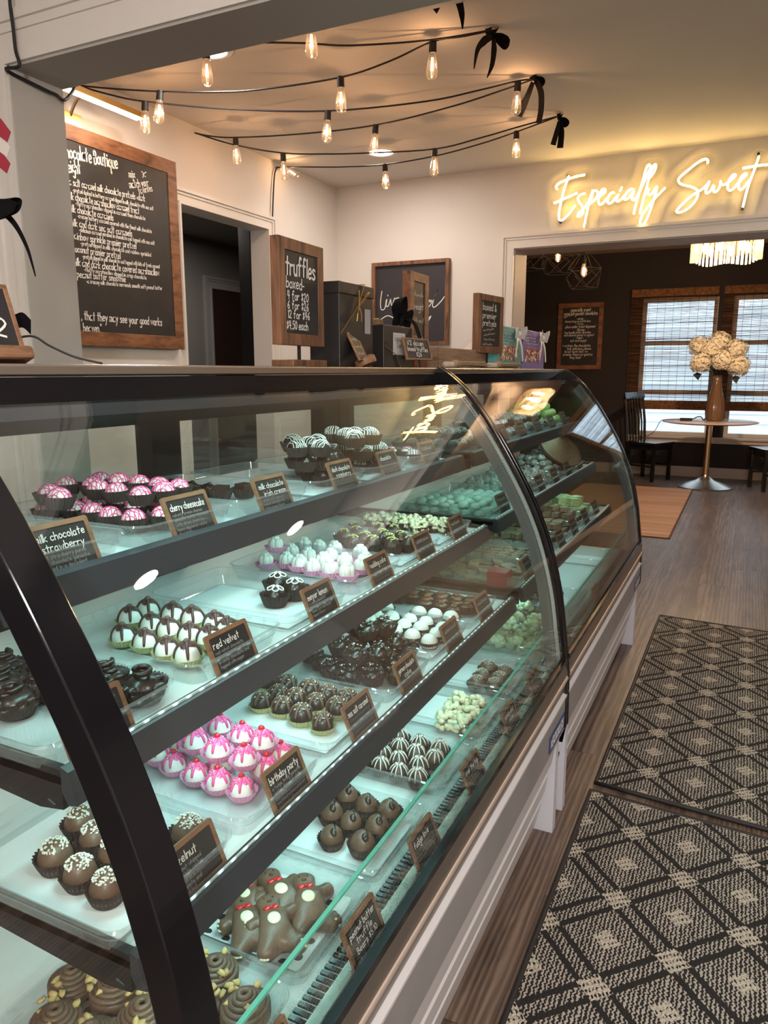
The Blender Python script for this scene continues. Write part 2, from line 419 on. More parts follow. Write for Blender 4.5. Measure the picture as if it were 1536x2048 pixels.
# far dining room: black end wall with two windows
FY = 10.0
WIN = [(-1.27, -0.40), (-0.235, 0.64)]
WZ0, WZ1 = 0.50, 2.19
mb = MB().span(-3.3, WIN[0][0], FY, FY + 0.14, 0, 2.8).span(WIN[0][1], WIN[1][0], FY, FY + 0.14, 0, 2.8).span(WIN[1][1], XR, FY, FY + 0.14, 0, 2.8)
for a, b in WIN: mb.span(a, b, FY, FY + 0.14, 0, WZ0).span(a, b, FY, FY + 0.14, WZ1, 2.8)
struct('wall_far', mb, MAT['black_wall'])
struct('wall_far_left', MB().span(-3.4, -3.3, 4.59, 10.14, 0, 2.8), MAT['black_wall'])
mb = MB()
for d, z0, z1 in ((0.020, 0, 0.075), (0.014, 0.075, 0.10), (0.008, 0.10, 0.125)): mb.span(-3.3, XR, FY - d, FY, z0, z1)
struct('baseboard_far', mb, M('baseboard_paint', (0.55, 0.47, 0.40), 0.45))
mb = MB().span(-1.36, 0.73, FY - 0.05, FY, 0.475, 0.50).span(-1.36, 0.73, FY - 0.02, FY, 0.425, 0.475)
struct('trim_7', mb, M('sill_paint', (0.60, 0.50, 0.43), 0.45))
wf = M('window_frame', (0.66, 0.60, 0.55), 0.4)
for k, (a, b) in enumerate(WIN):
    mb = MB(); f = 0.05
    mb.span(a, a + f, FY + 0.05, FY + 0.11, WZ0, WZ1).span(b - f, b, FY + 0.05, FY + 0.11, WZ0, WZ1)
    for z in (WZ0, 1.02, 1.62, WZ1 - f): mb.span(a + f, b - f, FY + 0.05, FY + 0.11, z, z + f)
    w = struct('window_%d' % (k + 1), mb, wf)
    MB().span(a + f, b - f, FY + 0.078, FY + 0.082, WZ0 + f, WZ1 - f).build('pane', MAT['glass'], w)
# neighbour's clapboard wall outside the windows
mb = MB()
for i in range(26):
    z = -0.5 + i * 0.145
    mb.prism([(12.6, z), (12.62, z + 0.15), (12.66, z + 0.15), (12.66, z)], -6, 6, 'x')
tag(mb.build('neighbour_wall', M('siding', (0.88, 0.90, 0.93), 0.6)), kind='structure')
struct('ground_outside', MB().span(-8, 8, 10.2, 16, -0.7, -0.5), M('outdoor_ground', (0.35, 0.36, 0.33), 0.9))
# ceiling hatch
mb = MB(); hx0, hx1, hy0, hy1 = -1.40, -0.80, 1.72, 2.40
for d, w0, w1 in ((0.012, 0.0, 0.035), (0.022, 0.035, 0.055)):
    for a in (0, 1):
        mb.span(hx0 + w0 if a == 0 else hx1 - w1, hx0 + w1 if a == 0 else hx1 - w0, hy0 + w0, hy1 - w0, CEIL - d, CEIL)
        mb.span(hx0 + w1, hx1 - w1, hy0 + w0 if a == 0 else hy1 - w1, hy0 + w1 if a == 0 else hy1 - w0, CEIL - d, CEIL)
struct('trim_8', mb, MAT['ceiling'])

t = thing('globe_pendant', 'white globe pendant lamp hanging in the entrance room behind the viewer', 'pendant lamp', (0.5, -1.1, CEIL))  # body of the globe added for its light on the header
MB().blob((0.5, -1.1, 1.98), 0.14, 24, 16).build('globe', clear('frosted_globe', (0.95, 0.93, 0.9), 0.06, 0.2, haze=0.25), t, smooth=True)
MB().tube([(0.5, -1.1, 2.10), (0.5, -1.1, CEIL)], 0.006, 8).build('cord', MAT['black_mat'], t)
MB().lathe([(0, 2.10), (0.04, 2.10), (0.035, 2.16), (0.0, 2.165)], 20, (0.5, -1.1, 0)).build('cap', MAT['brass'], t, smooth=True, angle=40)
# ------------------------------------------------------------------ chalk handwriting
GL = {
'a': '3,3.4 1.6,4 .2,2.6 .5,.5 1.6,0 2.8,1.2 3,3.6;3,4 3,1 3.6,0', 'b': '0,7 0,0;0,2.4 1.5,4 3,2.8 2.8,.9 1.5,0 0,.9',
'c': '3,3.3 1.8,4 .3,2.8 .3,1 1.6,0 3,.7', 'd': '3,7 3,0;3,2.6 1.6,4 .2,2.6 .3,.9 1.6,0 3,1.3', 'e': '.3,2 3,2.3 2.3,4 .7,3.5 .1,1.6 1.2,0 3,.6',
'f': '3,6.4 2,7 1.2,5.8 1.2,0;0,4 2.6,4', 'g': '3,3.4 1.6,4 .2,2.6 .5,.8 1.8,.5 3,2;3,4 3,-1.6 1.8,-3 .2,-2.2', 'h': '0,7 0,0;0,2.4 1.6,4 2.8,2.8 2.9,0',
'i': '.5,4 .5,0;.45,5.4 .65,5.9', 'j': '1.5,4 1.4,-2 .6,-3 -.3,-2.4;1.4,5.4 1.6,5.9', 'k': '!0,7 0,0;!2.8,4 .1,1.8 3,0', 'l': '.4,7 .4,0',
'm': '0,4 0,0;0,2.4 1.1,4 2,2.8 2,0;2,2.4 3.1,4 4,2.8 4,0', 'n': '0,4 0,0;0,2.4 1.6,4 2.8,2.8 2.8,0', 'o': '1.6,4 .2,2.8 .3,.9 1.6,0 2.9,1 2.9,3 1.6,4',
'p': '0,4 0,-3;0,2.6 1.5,4 3,2.8 2.8,.9 1.5,0 0,.9', 'q': '3,3.4 1.6,4 .2,2.6 .5,.6 1.8,.4 3,2;3,4 3,-3 3.7,-2.4', 'r': '0,4 0,0;0,2.2 1,3.7 2.5,3.7',
's': '2.7,3.4 1.4,4 .3,3.1 1.5,2.1 2.7,1 1.5,0 .1,.5', 't': '1.3,6.6 1.3,0;0,4.3 2.7,4.3', 'u': '0,4 .1,1 1.3,0 2.7,1.3;2.8,4 2.8,0', 'v': '!0,4 1.4,0 2.8,4',
'w': '!0,4 .9,0 2,3.2 3.1,0 4,4', 'x': '!0,4 2.8,0;!2.8,4 0,0', 'y': '!0,4 1.5,.6;!3,4 .6,-3', 'z': '!0,4 2.8,4 0,0 3,0',
'A': '!0,0 1.6,7 3.4,0;!.7,2.6 2.8,2.6', 'B': '0,7 0,0;0,7 2.4,6.4 2.2,4.2 0,3.8;0,3.8 3,3.2 2.6,.4 0,0', 'C': '3.4,6 1.9,7 .2,4.8 .3,1.6 1.9,0 3.5,1', 'D': '0,7 0,0;0,7 3,5.6 3,1.4 0,0',
'E': '!3,7 0,7 0,0 3,0;!0,3.6 2.6,3.6', 'H': '!0,7 0,0;!3,7 3,0;!0,3.6 3,3.6', 'I': '!.5,7 .5,0', 'L': '!0,7 0,0 2.8,0', 'M': '!0,0 0,7 1.8,2.6 3.6,7 3.6,0', 'N': '!0,0 0,7 3,0 3,7',
'O': '1.8,7 .2,5.4 .2,1.6 1.8,0 3.4,1.6 3.4,5.4 1.8,7', 'P': '!0,7 0,0;0,7 2.8,6.2 2.6,3.8 0,3.3', 'R': '!0,7 0,0;0,7 2.8,6.2 2.6,3.9 0,3.4;!1.2,3.4 3,0', 'S': '3,6 1.6,7 .2,5.6 1.6,3.6 3,1.6 1.5,0 0,1',
'T': '!0,7 3.4,7;!1.7,7 1.7,0', 'U': '0,7 .1,1.4 1.6,0 3,1.4 3.1,7', 'Z': '!0,7 3,7 0,0 3.2,0',
'0': '1.6,6.5 .2,4.6 .2,1.8 1.6,0 3,1.8 3,4.6 1.6,6.5', '1': '!.2,5.4 1,6.5 1,0', '2': '.1,5 1.4,6.5 2.8,5 1.8,2.6 0,0;!0,0 3.1,0', '3': '.2,5.8 1.6,6.5 2.7,5 1.2,3.5 2.9,2 1.6,0 0,.8',
'4': '!2.2,0 2.2,6.5;!.6,6.5 .2,2.8 3.2,2.8', '5': '!2.8,6.5 .4,6.5 .3,3.8;.3,3.8 2,4.2 2.9,2.2 1.6,0 0,.6', '6': '2.4,6.5 .6,4 .2,1.6 1.5,0 2.8,1.4 1.8,3.2 .4,2.2', '7': '!0,6.5 3,6.5 1,0',
'8': '1.5,3.5 .3,5 1.5,6.5 2.7,5 1.5,3.5 .1,1.6 1.5,0 2.9,1.6 1.5,3.5', '9': '2.6,5 1.2,6.5 .3,4.6 1.6,3.4 2.6,5 2.2,0', '$': '2.4,4.9 1.2,5.5 .2,4.4 2.4,2 1.2,.6 0,1.4;!1.3,6.2 1.1,0', '.': '!.3,0 .5,.35', ',': '!.6,.4 .2,-1',
"'": '!.4,6.6 .2,5.2', '"': '!.2,6.6 .2,5.2;!1.2,6.6 1.2,5.2', '-': '!0,2.2 1.8,2.2', '+': '!0,2 2.2,2;!1.1,3.2 1.1,.8', '/': '!0,0 2.6,6.8', '!': '!.4,7 .4,2;!.35,0 .5,.3', '*': '!0,4 2,2;!2,4 0,2;!1,4.4 1,1.6', '&': '3.4,0 .6,4.4 1.2,6.5 2.2,5 .2,1.6 1.2,0 3.4,2.4', '~': '0,2 1,3 2,1 3,3 4,1 5,2.6',
}
ADV = {k: max(float(p.split(',')[0].lstrip('!')) for st in v.split(';') for p in st.split()) + 1.25 for k, v in GL.items()}

def text_width(s, sx): return sum(ADV.get(ch, 3.0) if ch != ' ' else 2.4 for ch in s) * sx

def write(mb, s, o, ux, uy, h, w=None, pen=0.12, align='l', jit=0.0, slant=0.0, squeeze=1.0, seg=2, nrm=None):
    """write a line of handwriting: o = start of the baseline, ux/uy = unit axes, h = height of a capital, w = fit the width"""
    ux, uy = Vector(ux), Vector(uy); n = (Vector(nrm) if nrm else ux.cross(uy)).normalized(); o = Vector(o) + n * 0.0006
    sy = h / 7.0; sx = sy * 0.8 * squeeze
    tw = text_width(s, sx)
    if w: sx *= w / tw; tw = w
    x = {'l': 0, 'c': -tw / 2, 'r': -tw}[align]
    for ch in s:
        if ch == ' ': x += 2.4 * sx; continue
        g = GL.get(ch)
        if g is None: x += 3 * sx; continue
        j = RND.uniform(-jit, jit) * h
        for st in g.split(';'):
            sharp = st.startswith('!'); P = [tuple(map(float, p.split(','))) for p in st.lstrip('!').split()]
            pts = [Vector((x + px * sx + slant * py * sy, py * sy + j, 0)) for px, py in P]
            if not sharp and len(pts) > 2: pts = cr(pts, seg)
            brush(mb, pts, o, ux, uy, pen * h)
        x += ADV[ch] * sx
    return mb

def brush(mb, pts, o, ux, uy, w):
    rows = []
    for i, p in enumerate(pts):
        t = pts[min(i + 1, len(pts) - 1)] - pts[max(i - 1, 0)]
        if t.length < 1e-9: t = Vector((1, 0, 0))
        t.normalize(); q = Vector((-t.y, t.x, 0)) * (w / 2)
        if i == 0: p = p - t * (w * 0.35)
        if i == len(pts) - 1: p = p + t * (w * 0.35)
        rows.append([o + ux * (p.x + q.x) + uy * (p.y + q.y), o + ux * (p.x - q.x) + uy * (p.y - q.y)])
    mb.strip(rows)

def scrawl(mb, o, ux, uy, h, w, pen=0.13, nrm=None):
    """a line of small chalk writing too small to read"""
    ux, uy = Vector(ux), Vector(uy); n = (Vector(nrm) if nrm else ux.cross(uy)).normalized(); o = Vector(o) + n * 0.0006
    x = 0
    while x < w - h:
        L = RND.uniform(1.6, 4.5) * h; L = min(L, w - x)
        k = max(3, int(L / (h * 0.28)))
        pts = [Vector((x + L * i / k, (RND.uniform(0.0, 0.25) if i % 2 else RND.uniform(0.45, 0.62) if RND.random() < 0.75 else 1.0) * h, 0)) for i in range(k + 1)]
        brush(mb, pts, o, ux, uy, pen * h); x += L + h * 0.55

# ------------------------------------------------------------------ display cases
PROF = [(-.81, 1.313), (-.772, 1.29), (-.713, 1.238), (-.645, 1.152), (-.575, 1.042), (-.516, .934), (-.471, .823), (-.437, .696), (-.417, .565), (-.405, .475)]
CURVE = [(p.x, p.y) for p in cr([Vector((x, z, 0)) for x, z in PROF], 6)]
def off(curve, d):
    out = []
    for i, (x, z) in enumerate(curve):
        a, b = curve[max(i - 1, 0)], curve[min(i + 1, len(curve) - 1)]
        t = Vector((b[0] - a[0], b[1] - a[1])).normalized()
        out.append((x + t.y * d, z - t.x * d))
    return out
SHELF = [(-0.712, 1.072), (-0.635, 0.877), (-0.551, 0.676)]     # lip x, lip z
BACK_X, DECK_Z, TOP_Z = -1.16, 0.452, 1.314

def band(curve, d0, d1, y0, y1):
    a, b = off(curve, d0), off(curve, d1)
    return MB().prism(a + b[::-1], y0, y1, 'y')

def display_case(y0, y1, label, near_t, far_t):
    t = thing('display_case', label, 'display case', (-0.80, (y0 + y1) / 2, 0), 'curved glass display cases')
    ya, yb = y0 + near_t, y1 - far_t
    # body
    MB().span(-1.20, -0.806, y0, y1, 1.298, TOP_Z).build('counter_top', MAT['steel'], t, bevel=0.003)
    MB().span(-0.86, -0.800, ya, yb, 1.262, 1.297).build('header_strip', MAT['black'], t)
    MB().span(-1.14, -0.80, ya, yb, 1.245, 1.262).build('light_housing', MAT['shelf_front'], t)
    low = [(x, z) for x, z in CURVE if 0.496 <= z <= 1.268]
    a, b = off(low, 0.0), off(low, 0.006)
    mb = MB().strip([[(x, ya, z), (x, (ya + yb) / 2, z), (x, yb, z)] for x, z in a]); mb.strip([[(x, ya, z), (x, yb, z)] for x, z in b])
    mb.build('front_glass', MAT['glass'], t, smooth=True)
    # end frames follow the curve of the glass
    full = CURVE + [(-0.402, 0.40), (-0.400, 0.29)]
    for nm_, p, q, wd in (('end_frame', y0, ya, 0.034), ('end_frame', yb, y1, 0.034)):
        band(full, -0.005, wd, p, q).build(nm_, MAT['black'], t, bevel=0.002)
    # inner face of the far end frame, with its row of unlit LEDs
    fr = [(x, z) for x, z in CURVE if z < 1.25]
    band(fr, 0.010, 0.052, yb - 0.006, yb).build('inner_trim', MAT['case_grey'], t)
    mb = MB(); pts = off(fr, 0.014)
    for i in range(len(pts) - 1):
        (xa, za), (xb, zb) = pts[i], pts[i + 1]
        for k in range(3):
            s = (k + 0.5) / 3; mb.box((xa + (xb - xa) * s, yb - 0.008, za + (zb - za) * s), (0.009, 0.004, 0.0075))
    mb.build('led_row', M('led_unlit', (0.92, 0.93, 0.92), 0.3), t)
    # end panes of glass
    for y in (ya - 0.008, yb + 0.003):
        poly = off(CURVE, 0.030) + [(-1.13, 0.46), (-1.13, 1.29)]
        MB().prism(poly, y, y + 0.005, 'y').build('end_glass', MAT['end_glass'], t)
    # posts at the back of the end panes, and back frame of the sliding doors
    mid = (ya + yb) / 2
    bf = MB().span(BACK_X - 0.03, BACK_X + 0.02, y0, yb, 1.195, 1.262).span(BACK_X - 0.03, BACK_X + 0.02, y0, yb, 0.45, 0.52)
    for ys in (y0 + 0.046, mid - 0.0, y1 - 0.048): bf.span(BACK_X - 0.028, BACK_X + 0.018, ys - 0.045, ys + 0.045, 0.52, 1.195)
    bf.build('rear_frame', MAT['black'], t)
    for p, q, dx in ((ya, mid + 0.02, 0.0), (mid - 0.02, yb, -0.015)):
        MB().span(BACK_X - 0.004 + dx, BACK_X + dx, p, q, 0.52, 1.195).build('sliding_door', MAT['end_glass'], t)
    # shelves
    for x, z in SHELF:
        s = MB().span(-1.12, x - 0.012, ya + 0.016, yb - 0.03, z - 0.022, z - 0.012).build('shelf', MAT['white_shelf'], t)
        MB().prism([(x - 0.012, z), (x, z - 0.004), (x + 0.010, z - 0.042), (x - 0.004, z - 0.045), (x - 0.012, z - 0.03)], ya + 0.016, yb - 0.03, 'y').build('lip', MAT['shelf_front'], s)
        for yy in (ya + 0.016, yb - 0.042):
            MB().prism([(-1.12, z - 0.004), (x - 0.012, z - 0.004), (x - 0.012, z - 0.052), (x - 0.05, z - 0.058), (-1.12, z - 0.026)], yy, yy + 0.012, 'y').build('bracket', MAT['black_mat'], s)
        if z < 1: MB().span(x - 0.0075, x - 0.005, ya + 0.03, yb - 0.045, z - 0.002, z + 0.0006).build('led_strip', MAT['led'], s)  # LED reflection on the lip, painted as a glowing strip
    MB().span(-1.14, -0.455, ya, yb, DECK_Z - 0.02, DECK_Z).build('deck', MAT['white_shelf'], t)
    mb = MB()
    for i in range(int((yb - ya) / 0.012)): mb.span(-0.485, -0.455, ya + 0.012 * i, ya + 0.012 * i + 0.007, DECK_Z, DECK_Z + 0.004)
    mb.build('air_grille', MAT['black'], t)
    MB().span(-0.455, -0.412, ya, yb, DECK_Z - 0.02, DECK_Z + 0.012).build('front_ledge', MAT['steel'], t)
    MB().span(-0.4745, -0.4695, ya + 0.002, yb - 0.002, DECK_Z, 0.556).build('shield_glass', MAT['glass'], t)
    MB().span(-0.4752, -0.4688, ya + 0.002, yb - 0.002, 0.556, 0.5605).build('shield_edge', MAT['glass_edge'], t)
    MB().span(-0.417, -0.4005, ya, yb, 0.488, 0.503).build('gasket', MAT['black'], t)
    # lower body
    MB().prism([(-0.416, 0.490), (-0.404, 0.490), (-0.399, 0.470), (-0.397, 0.450), (-0.400, 0.428), (-0.404, 0.404), (-0.416, 0.404)], y0 + 0.012, yb, 'y').build('front_panel', MAT['steel_dark'], t, smooth=True, angle=40)
    MB().tube([(-0.399, y0 + 0.012, 0.446), (-0.399, yb - 0.002, 0.446)], 0.0065, 12).build('bumper_rail', M('bumper_rail', (0.62, 0.52, 0.46), 0.4, 0.6), t, smooth=True, angle=40)
    MB().prism([(-0.43, 0.402), (-0.412, 0.402), (-0.396, 0.394), (-0.396, 0.388), (-0.43, 0.388)], y0 + 0.01, y1 - 0.012, 'y').build('plinth_cap', MAT['plinth_white'], t)
    pl = MB().span(-1.17, -0.399, y0 + 0.01, y1 - 0.012, 0.287, 0.388).build('plinth_panel', MAT['plinth'], t)
    MB().span(-1.15, -0.475, y0 + 0.03, y1 - 0.03, 0.0, 0.43).build('cabinet_body', M('cabinet_grey', (0.10, 0.10, 0.105), 0.6), t)
    for zt, zb, xt, xb in ((0.286, 0.222, -0.401, -0.411), (0.193, 0.133, -0.4175, -0.426), (0.110, 0.018, -0.4315, -0.451)):
        MB().prism([(xt - 0.012, zt), (xt, zt - 0.004), (xb, zb), (xb - 0.012, zb)], y0 + 0.02, y1 - 0.11, 'y').build('louver', MAT['plinth_white'], t)
    for yf in (y1 - 0.095, y0 + 0.02):
        MB().span(-0.475, -0.403, yf, yf + 0.035, 0.0, 0.287).build('foot', M('foot_white', (0.62, 0.62, 0.70), 0.4), t)
    # maker's badge
    yy0, yy1 = y1 - 0.205, y1 - 0.03
    bd = MB().span(-0.3985, -0.3972, yy0, yy1, 0.300, 0.348).build('badge', M('badge_blue', (0.03, 0.055, 0.22), 0.4), t)
    mb = MB(); write(mb, 'MERCHCOOLERS', (-0.3970, yy0 + 0.012, 0.312), (0, 1, 0), (0, 0, 1), 0.026, w=yy1 - yy0 - 0.024, pen=0.16, seg=3)
    mb.build('lettering', MAT['chalk'], bd)
    return t

display_case(CASE1[0], CASE1[1], 'curved glass display case nearest the entrance, its shelves brightly lit in cool white', 0.045, 0.018)
display_case(CASE2[0], CASE2[1], 'curved glass display case farther in, dimmer inside, ending beside the bamboo mat', 0.016, 0.022)
# ------------------------------------------------------------------ trays and sweets
CH = dict(
    dark=M('dark_chocolate', (0.022, 0.012, 0.009), 0.32, vary=0.3, vscale=60, coat=0.15),
    milk=M('milk_chocolate', (0.135, 0.075, 0.048), 0.38, vary=0.12, vscale=50),
    brown=M('brown_chocolate', (0.060, 0.032, 0.021), 0.36, vary=0.2, vscale=60),
    white=M('white_chocolate', (0.86, 0.84, 0.78), 0.4),
    ivory=M('ivory_chocolate', (0.80, 0.74, 0.50), 0.5, vary=0.12, vscale=70),
    pink=M('pink_icing', (0.85, 0.10, 0.33), 0.3),
    wine=M('wine_icing', (0.30, 0.03, 0.12), 0.35),
    cocoa=M('cocoa_icing', (0.085, 0.035, 0.032), 0.45, vary=0.3, vscale=200),
    cherry=M('candied_cherry', (0.55, 0.012, 0.02), 0.12, coat=0.4),
    crumb=M('pale_crumb', (0.78, 0.74, 0.66), 0.7), brown_crumb=M('brown_crumb', (0.16, 0.08, 0.07), 0.6),
    yellow=M('yellow_crumb', (0.75, 0.70, 0.30), 0.6), nut=M('nut_pieces', (0.55, 0.36, 0.15), 0.6, vary=0.3, vscale=90), pecan=M('pecan_half', (0.16, 0.065, 0.03), 0.5, vary=0.3, vscale=120),
    cup=M('brown_paper_cup', (0.030, 0.019, 0.016), 0.7), pinkcup=M('pink_paper_cup', (0.78, 0.34, 0.55), 0.6), goldcup=M('gold_paper_cup', (0.42, 0.42, 0.20), 0.5),
    green=M('lime_candy', (0.42, 0.58, 0.20), 0.45), krispy=M('pistachio_square', (0.50, 0.52, 0.26), 0.6, bump=1.0, bscale=180, vary=0.25, vscale=150),
    twist=M('mottled_swirl', (0.42, 0.38, 0.33), 0.4, vary=0.55, vscale=75),
    red=M('red_candy', (0.45, 0.02, 0.025), 0.35), mint=M('pale_mint', (0.50, 0.60, 0.52), 0.5), tan=M('tan_candy', (0.30, 0.18, 0.11), 0.5, vary=0.3, vscale=80),
)

def cup_mesh(rb=0.0172, rt=0.0238, h=0.019, n=26, key='cup'):
    mb = MB(); rows = []
    for r, z, amp in ((0.0, 0.0004, 0), (rb, 0.0004, 0.0002), (rb + (rt - rb) * 0.5, h * 0.5, 0.0009), (rt, h, 0.0014)):
        rows.append([((r + amp * (1 if k % 2 else -1)) * math.cos(PI * k / n), (r + amp * (1 if k % 2 else -1)) * math.sin(PI * k / n), z + (0.0009 if (k % 2 and z > h * 0.9) else 0)) for k in range(2 * n + 1)])
    mb.strip(rows); return mb.mesh('paper_cup', CH[key])

def dome_r(t, r, p=2.3): return r * max(0.0, 1 - t ** p) ** (1 / p)
def dome(r=0.018, h=0.028, p=2.3, lobes=0, amp=0.0, n=28, z0=0.003, key='milk', noise=0.0, rings=9):
    prof = [(r * 0.80, 0.0), (r * 0.95, h * 0.10)] + [(r * math.cos(PI / 2 * i / rings) ** (2 / p), h * (0.18 + 0.82 * math.sin(PI / 2 * i / rings) ** (2 / p))) for i in range(rings)] + [(0.0004, h)]
    rm = None
    if lobes: rm = lambda a, i, q, z: 1 + amp * abs(math.cos(lobes * a / 2)) * (1 - z / h * 0.4)
    if noise: rm = lambda a, i, q, z: 1 + RND.uniform(-noise, noise)
    mb = MB(); mb.lathe([(q, z + z0) for q, z in prof], n, rmul=rm)
    return mb

def surf(t, a, r, h, p=2.3, z0=0.003, k=1.03):
    """point on the dome: t = 0 at the crown, 1 at the foot, a = bearing"""
    th = t * PI / 2
    s = math.sin(th); c = math.cos(th)
    z = h * (0.18 + 0.82 * c ** (2 / p)) if t < 1 else h * 0.18
    q = r * s ** (2 / p)
    return Vector((q * math.cos(a) * k, q * math.sin(a) * k, z * (1 + (k - 1) * 0.6) + z0))

def arms(mb, n, r, h, reach, wid=0.0042, a0=0.0, p=2.3, jit=0.12, flat=0.6):
    for i in range(n):
        a = a0 + 2 * PI * i / n + RND.uniform(-jit, jit); e = reach * RND.uniform(0.88, 1.06)
        P = [surf(e * j / 6, a, r, h, p) for j in range(7)]
        mb.tube(P, [wid * 0.9, wid, wid, wid * 0.9, wid * 0.85, wid * 0.8, wid * 0.5], 7)
    return mb
def crumbs(mb, n, r, h, spread, size, p=2.3):
    for _ in range(n):
        t = spread * math.sqrt(RND.random()); a = RND.uniform(0, 2 * PI); c = surf(t, a, r, h, p, k=1.05)
        s = size * RND.uniform(0.6, 1.3); mb.blob(c, (s, s * 0.8, s * 0.7), 5, 3, 0.2)
    return mb
def drizzle(mb, n, r, h, ang, wid, p=2.3, span=0.8, bend=0.0):
    for i in range(n):
        c = -span + 2 * span * i / max(1, n - 1) + RND.uniform(-0.05, 0.05); P = []
        w = math.sqrt(max(0.0, 1 - c * c))
        for j in range(9):
            y = (-w + 2 * w * j / 8) * 0.96; x = c + bend * math.sin(j * 1.7 + i)
            q = min(0.985, math.hypot(x, y)); a = math.atan2(y, x) + ang
            t = math.asin(q ** (p / 2)) / (PI / 2) if q < 1 else 1
            P.append(surf(t, a, r, h, p, k=1.015))
        mb.tube(P, wid, 5)
    return mb
def lumps(mb, n, r, h, size, flat=0.8, noise=0.22):
    for _ in range(n):
        t = math.sqrt(RND.random()); a = RND.uniform(0, 2 * PI); c = surf(t, a, r, h, k=0.92); s = size * RND.uniform(0.7, 1.25)
        mb.blob(c, (s, s, s * flat), 7, 5, noise)
    return mb
def loop_curve(mb, n, r, h, w, rad=0.55, waves=6):
    P = []
    for j in range(n):
        a = 2 * PI * j / n * 1.0; q = rad * (0.55 + 0.45 * math.cos(waves * a)); b = a + 0.35 * math.sin(waves * a)
        P.append(surf(math.asin(min(.98, q)) / (PI / 2), b, r, h, k=1.03))
    mb.tube(P, w, 5, closed=True); return mb

def cap(mb, r, h, t0, p=2.3, k=1.035, n=28, drips=0, da=0.12):
    rows = []
    for i in range(7):
        row = []
        for q in range(n + 1):
            a = 2 * PI * q / n; e = t0 * (1 + da * math.cos(drips * a)) if drips else t0
            row.append(surf(e * i / 6, a, r, h, p, k=k - (0.03 if i == 6 else 0)))
        rows.append(row)
    mb.strip(rows); return mb
R0, H0 = 0.0185, 0.028
CUP, PCUP, GCUP = cup_mesh(), cup_mesh(key='pinkcup', rt=0.0255, h=0.014), cup_mesh(key='goldcup', rt=0.0242, h=0.012)
BIGCUP = cup_mesh(0.0235, 0.031, 0.024, 30)
def sm(mb, name, key, smooth=True, angle=None): return mb.mesh(name, CH[key], smooth, angle)
def part(name, mb, key, subs=(), smooth=True): return (name, sm(mb, name, key, smooth), list(subs))
def cp(me): return ('paper_cup', me, [])
KIND = {}
def kind(k, parts): KIND[k] = parts
d1 = drizzle(MB(), 6, R0, H0, 0.3, 0.0008); d1 = drizzle(d1, 5, R0, H0, 1.7, 0.0007)
kind('cherry', [cp(CUP), part('shell', dome(key='white'), 'white'), part('pink_drizzle', d1, 'pink'), part('wine_drizzle', drizzle(MB(), 4, R0, H0, 1.0, 0.0006, span=.6), 'wine')])
kind('raspberry', [cp(CUP), part('shell', dome(0.020, 0.031), 'dark'), part('ridge', loop_curve(MB(), 60, 0.020, 0.031, 0.0011, 0.5, 5), 'dark')])
kind('brownie', [cp(CUP), part('shell', MB().box((0, 0, 0.016), (0.026, 0.026, 0.022)), 'brown', smooth=False)])
kind('swirl_dark', [cp(CUP), part('shell', lumps(dome(0.018, 0.024), 12, 0.018, 0.024, 0.006, 0.6), 'dark')])
kind('stripe', [cp(CUP), part('shell', dome(0.020, 0.030), 'brown'), part('white_drizzle', drizzle(MB(), 8, 0.020, 0.030, 0.6, 0.00085, span=.72, bend=.06), 'white')])
kind('stripe_dark', [cp(CUP), part('shell', dome(0.020, 0.030), 'dark'), part('white_drizzle', drizzle(MB(), 8, 0.020, 0.030, 0.6, 0.0007, span=.72, bend=.06), 'white')])
kind('stripe_white', [cp(CUP), part('shell', dome(), 'white'), part('dark_drizzle', drizzle(MB(), 5, R0, H0, 0.4, 0.0011, span=.7), 'wine')])
big = lumps(dome(0.026, 0.030), 22, 0.026, 0.030, 0.009, 0.5)
kind('ganache', [cp(BIGCUP), part('shell', big, 'dark'), part('curl', MB().tube([(0.010 * math.cos(a), 0.010 * math.sin(a), 0.034 + 0.001 * a) for a in [i * 0.35 for i in range(26)]], 0.0035, 7), 'dark')])
RH = 0.030
kind('velvet', [cp(GCUP), part('shell', dome(R0, RH, 2.1), 'white'), part('icing_star', cap(arms(MB(), 4, R0, RH, 0.97, 0.0030, 0.4, 2.1), R0, RH, 0.42, 2.1, 1.05, drips=4), 'cocoa'),
     part('sprinkle', crumbs(MB().blob((0, 0, RH + 0.0060), (0.0048, 0.0048, 0.0035), 7, 5, 0.2), 34, R0, RH + 0.001, 0.55, 0.0012, 2.1), 'brown_crumb')])
kind('lemon', [cp(CUP), part('shell', dome(0.019, 0.029), 'dark'), part('white_scroll', loop_curve(MB(), 70, 0.019, 0.029, 0.001, 0.68, 6), 'white')])
tul = dome(0.0165, 0.026, 2.2)
for _i in range(6):
    _a = _i * PI / 3; tul.blob((0.0098 * math.cos(_a), 0.0098 * math.sin(_a), 0.0175), (0.0088, 0.0088, 0.0150), 10, 8)
for _i in range(5):
    _a = _i * PI / 2.5 + .3; tul.blob((0.0048 * math.cos(_a), 0.0048 * math.sin(_a), 0.0325), (0.0050, 0.0050, 0.0058), 8, 6)
kind('wedding', [cp(PCUP), part('shell', tul, 'white')])
kind('sunny', [cp(CUP), part('shell', dome(0.019, 0.031, 2.1, 12, 0.07, 48), 'brown'), part('yellow_crumbs', crumbs(MB(), 26, 0.019, 0.032, 0.42, 0.0022, 2.1), 'yellow')])
kind('cluster', [part('base', dome(0.017, 0.016), 'milk'), part('crumb_top', lumps(MB(), 34, 0.019, 0.028, 0.0062, 0.8), 'ivory')])
kind('cluster_red', [('paper_cup', cup_mesh(key='cup'), []), part('crumb_top', lumps(MB(), 34, 0.020, 0.030, 0.0062, 0.8), 'ivory')])
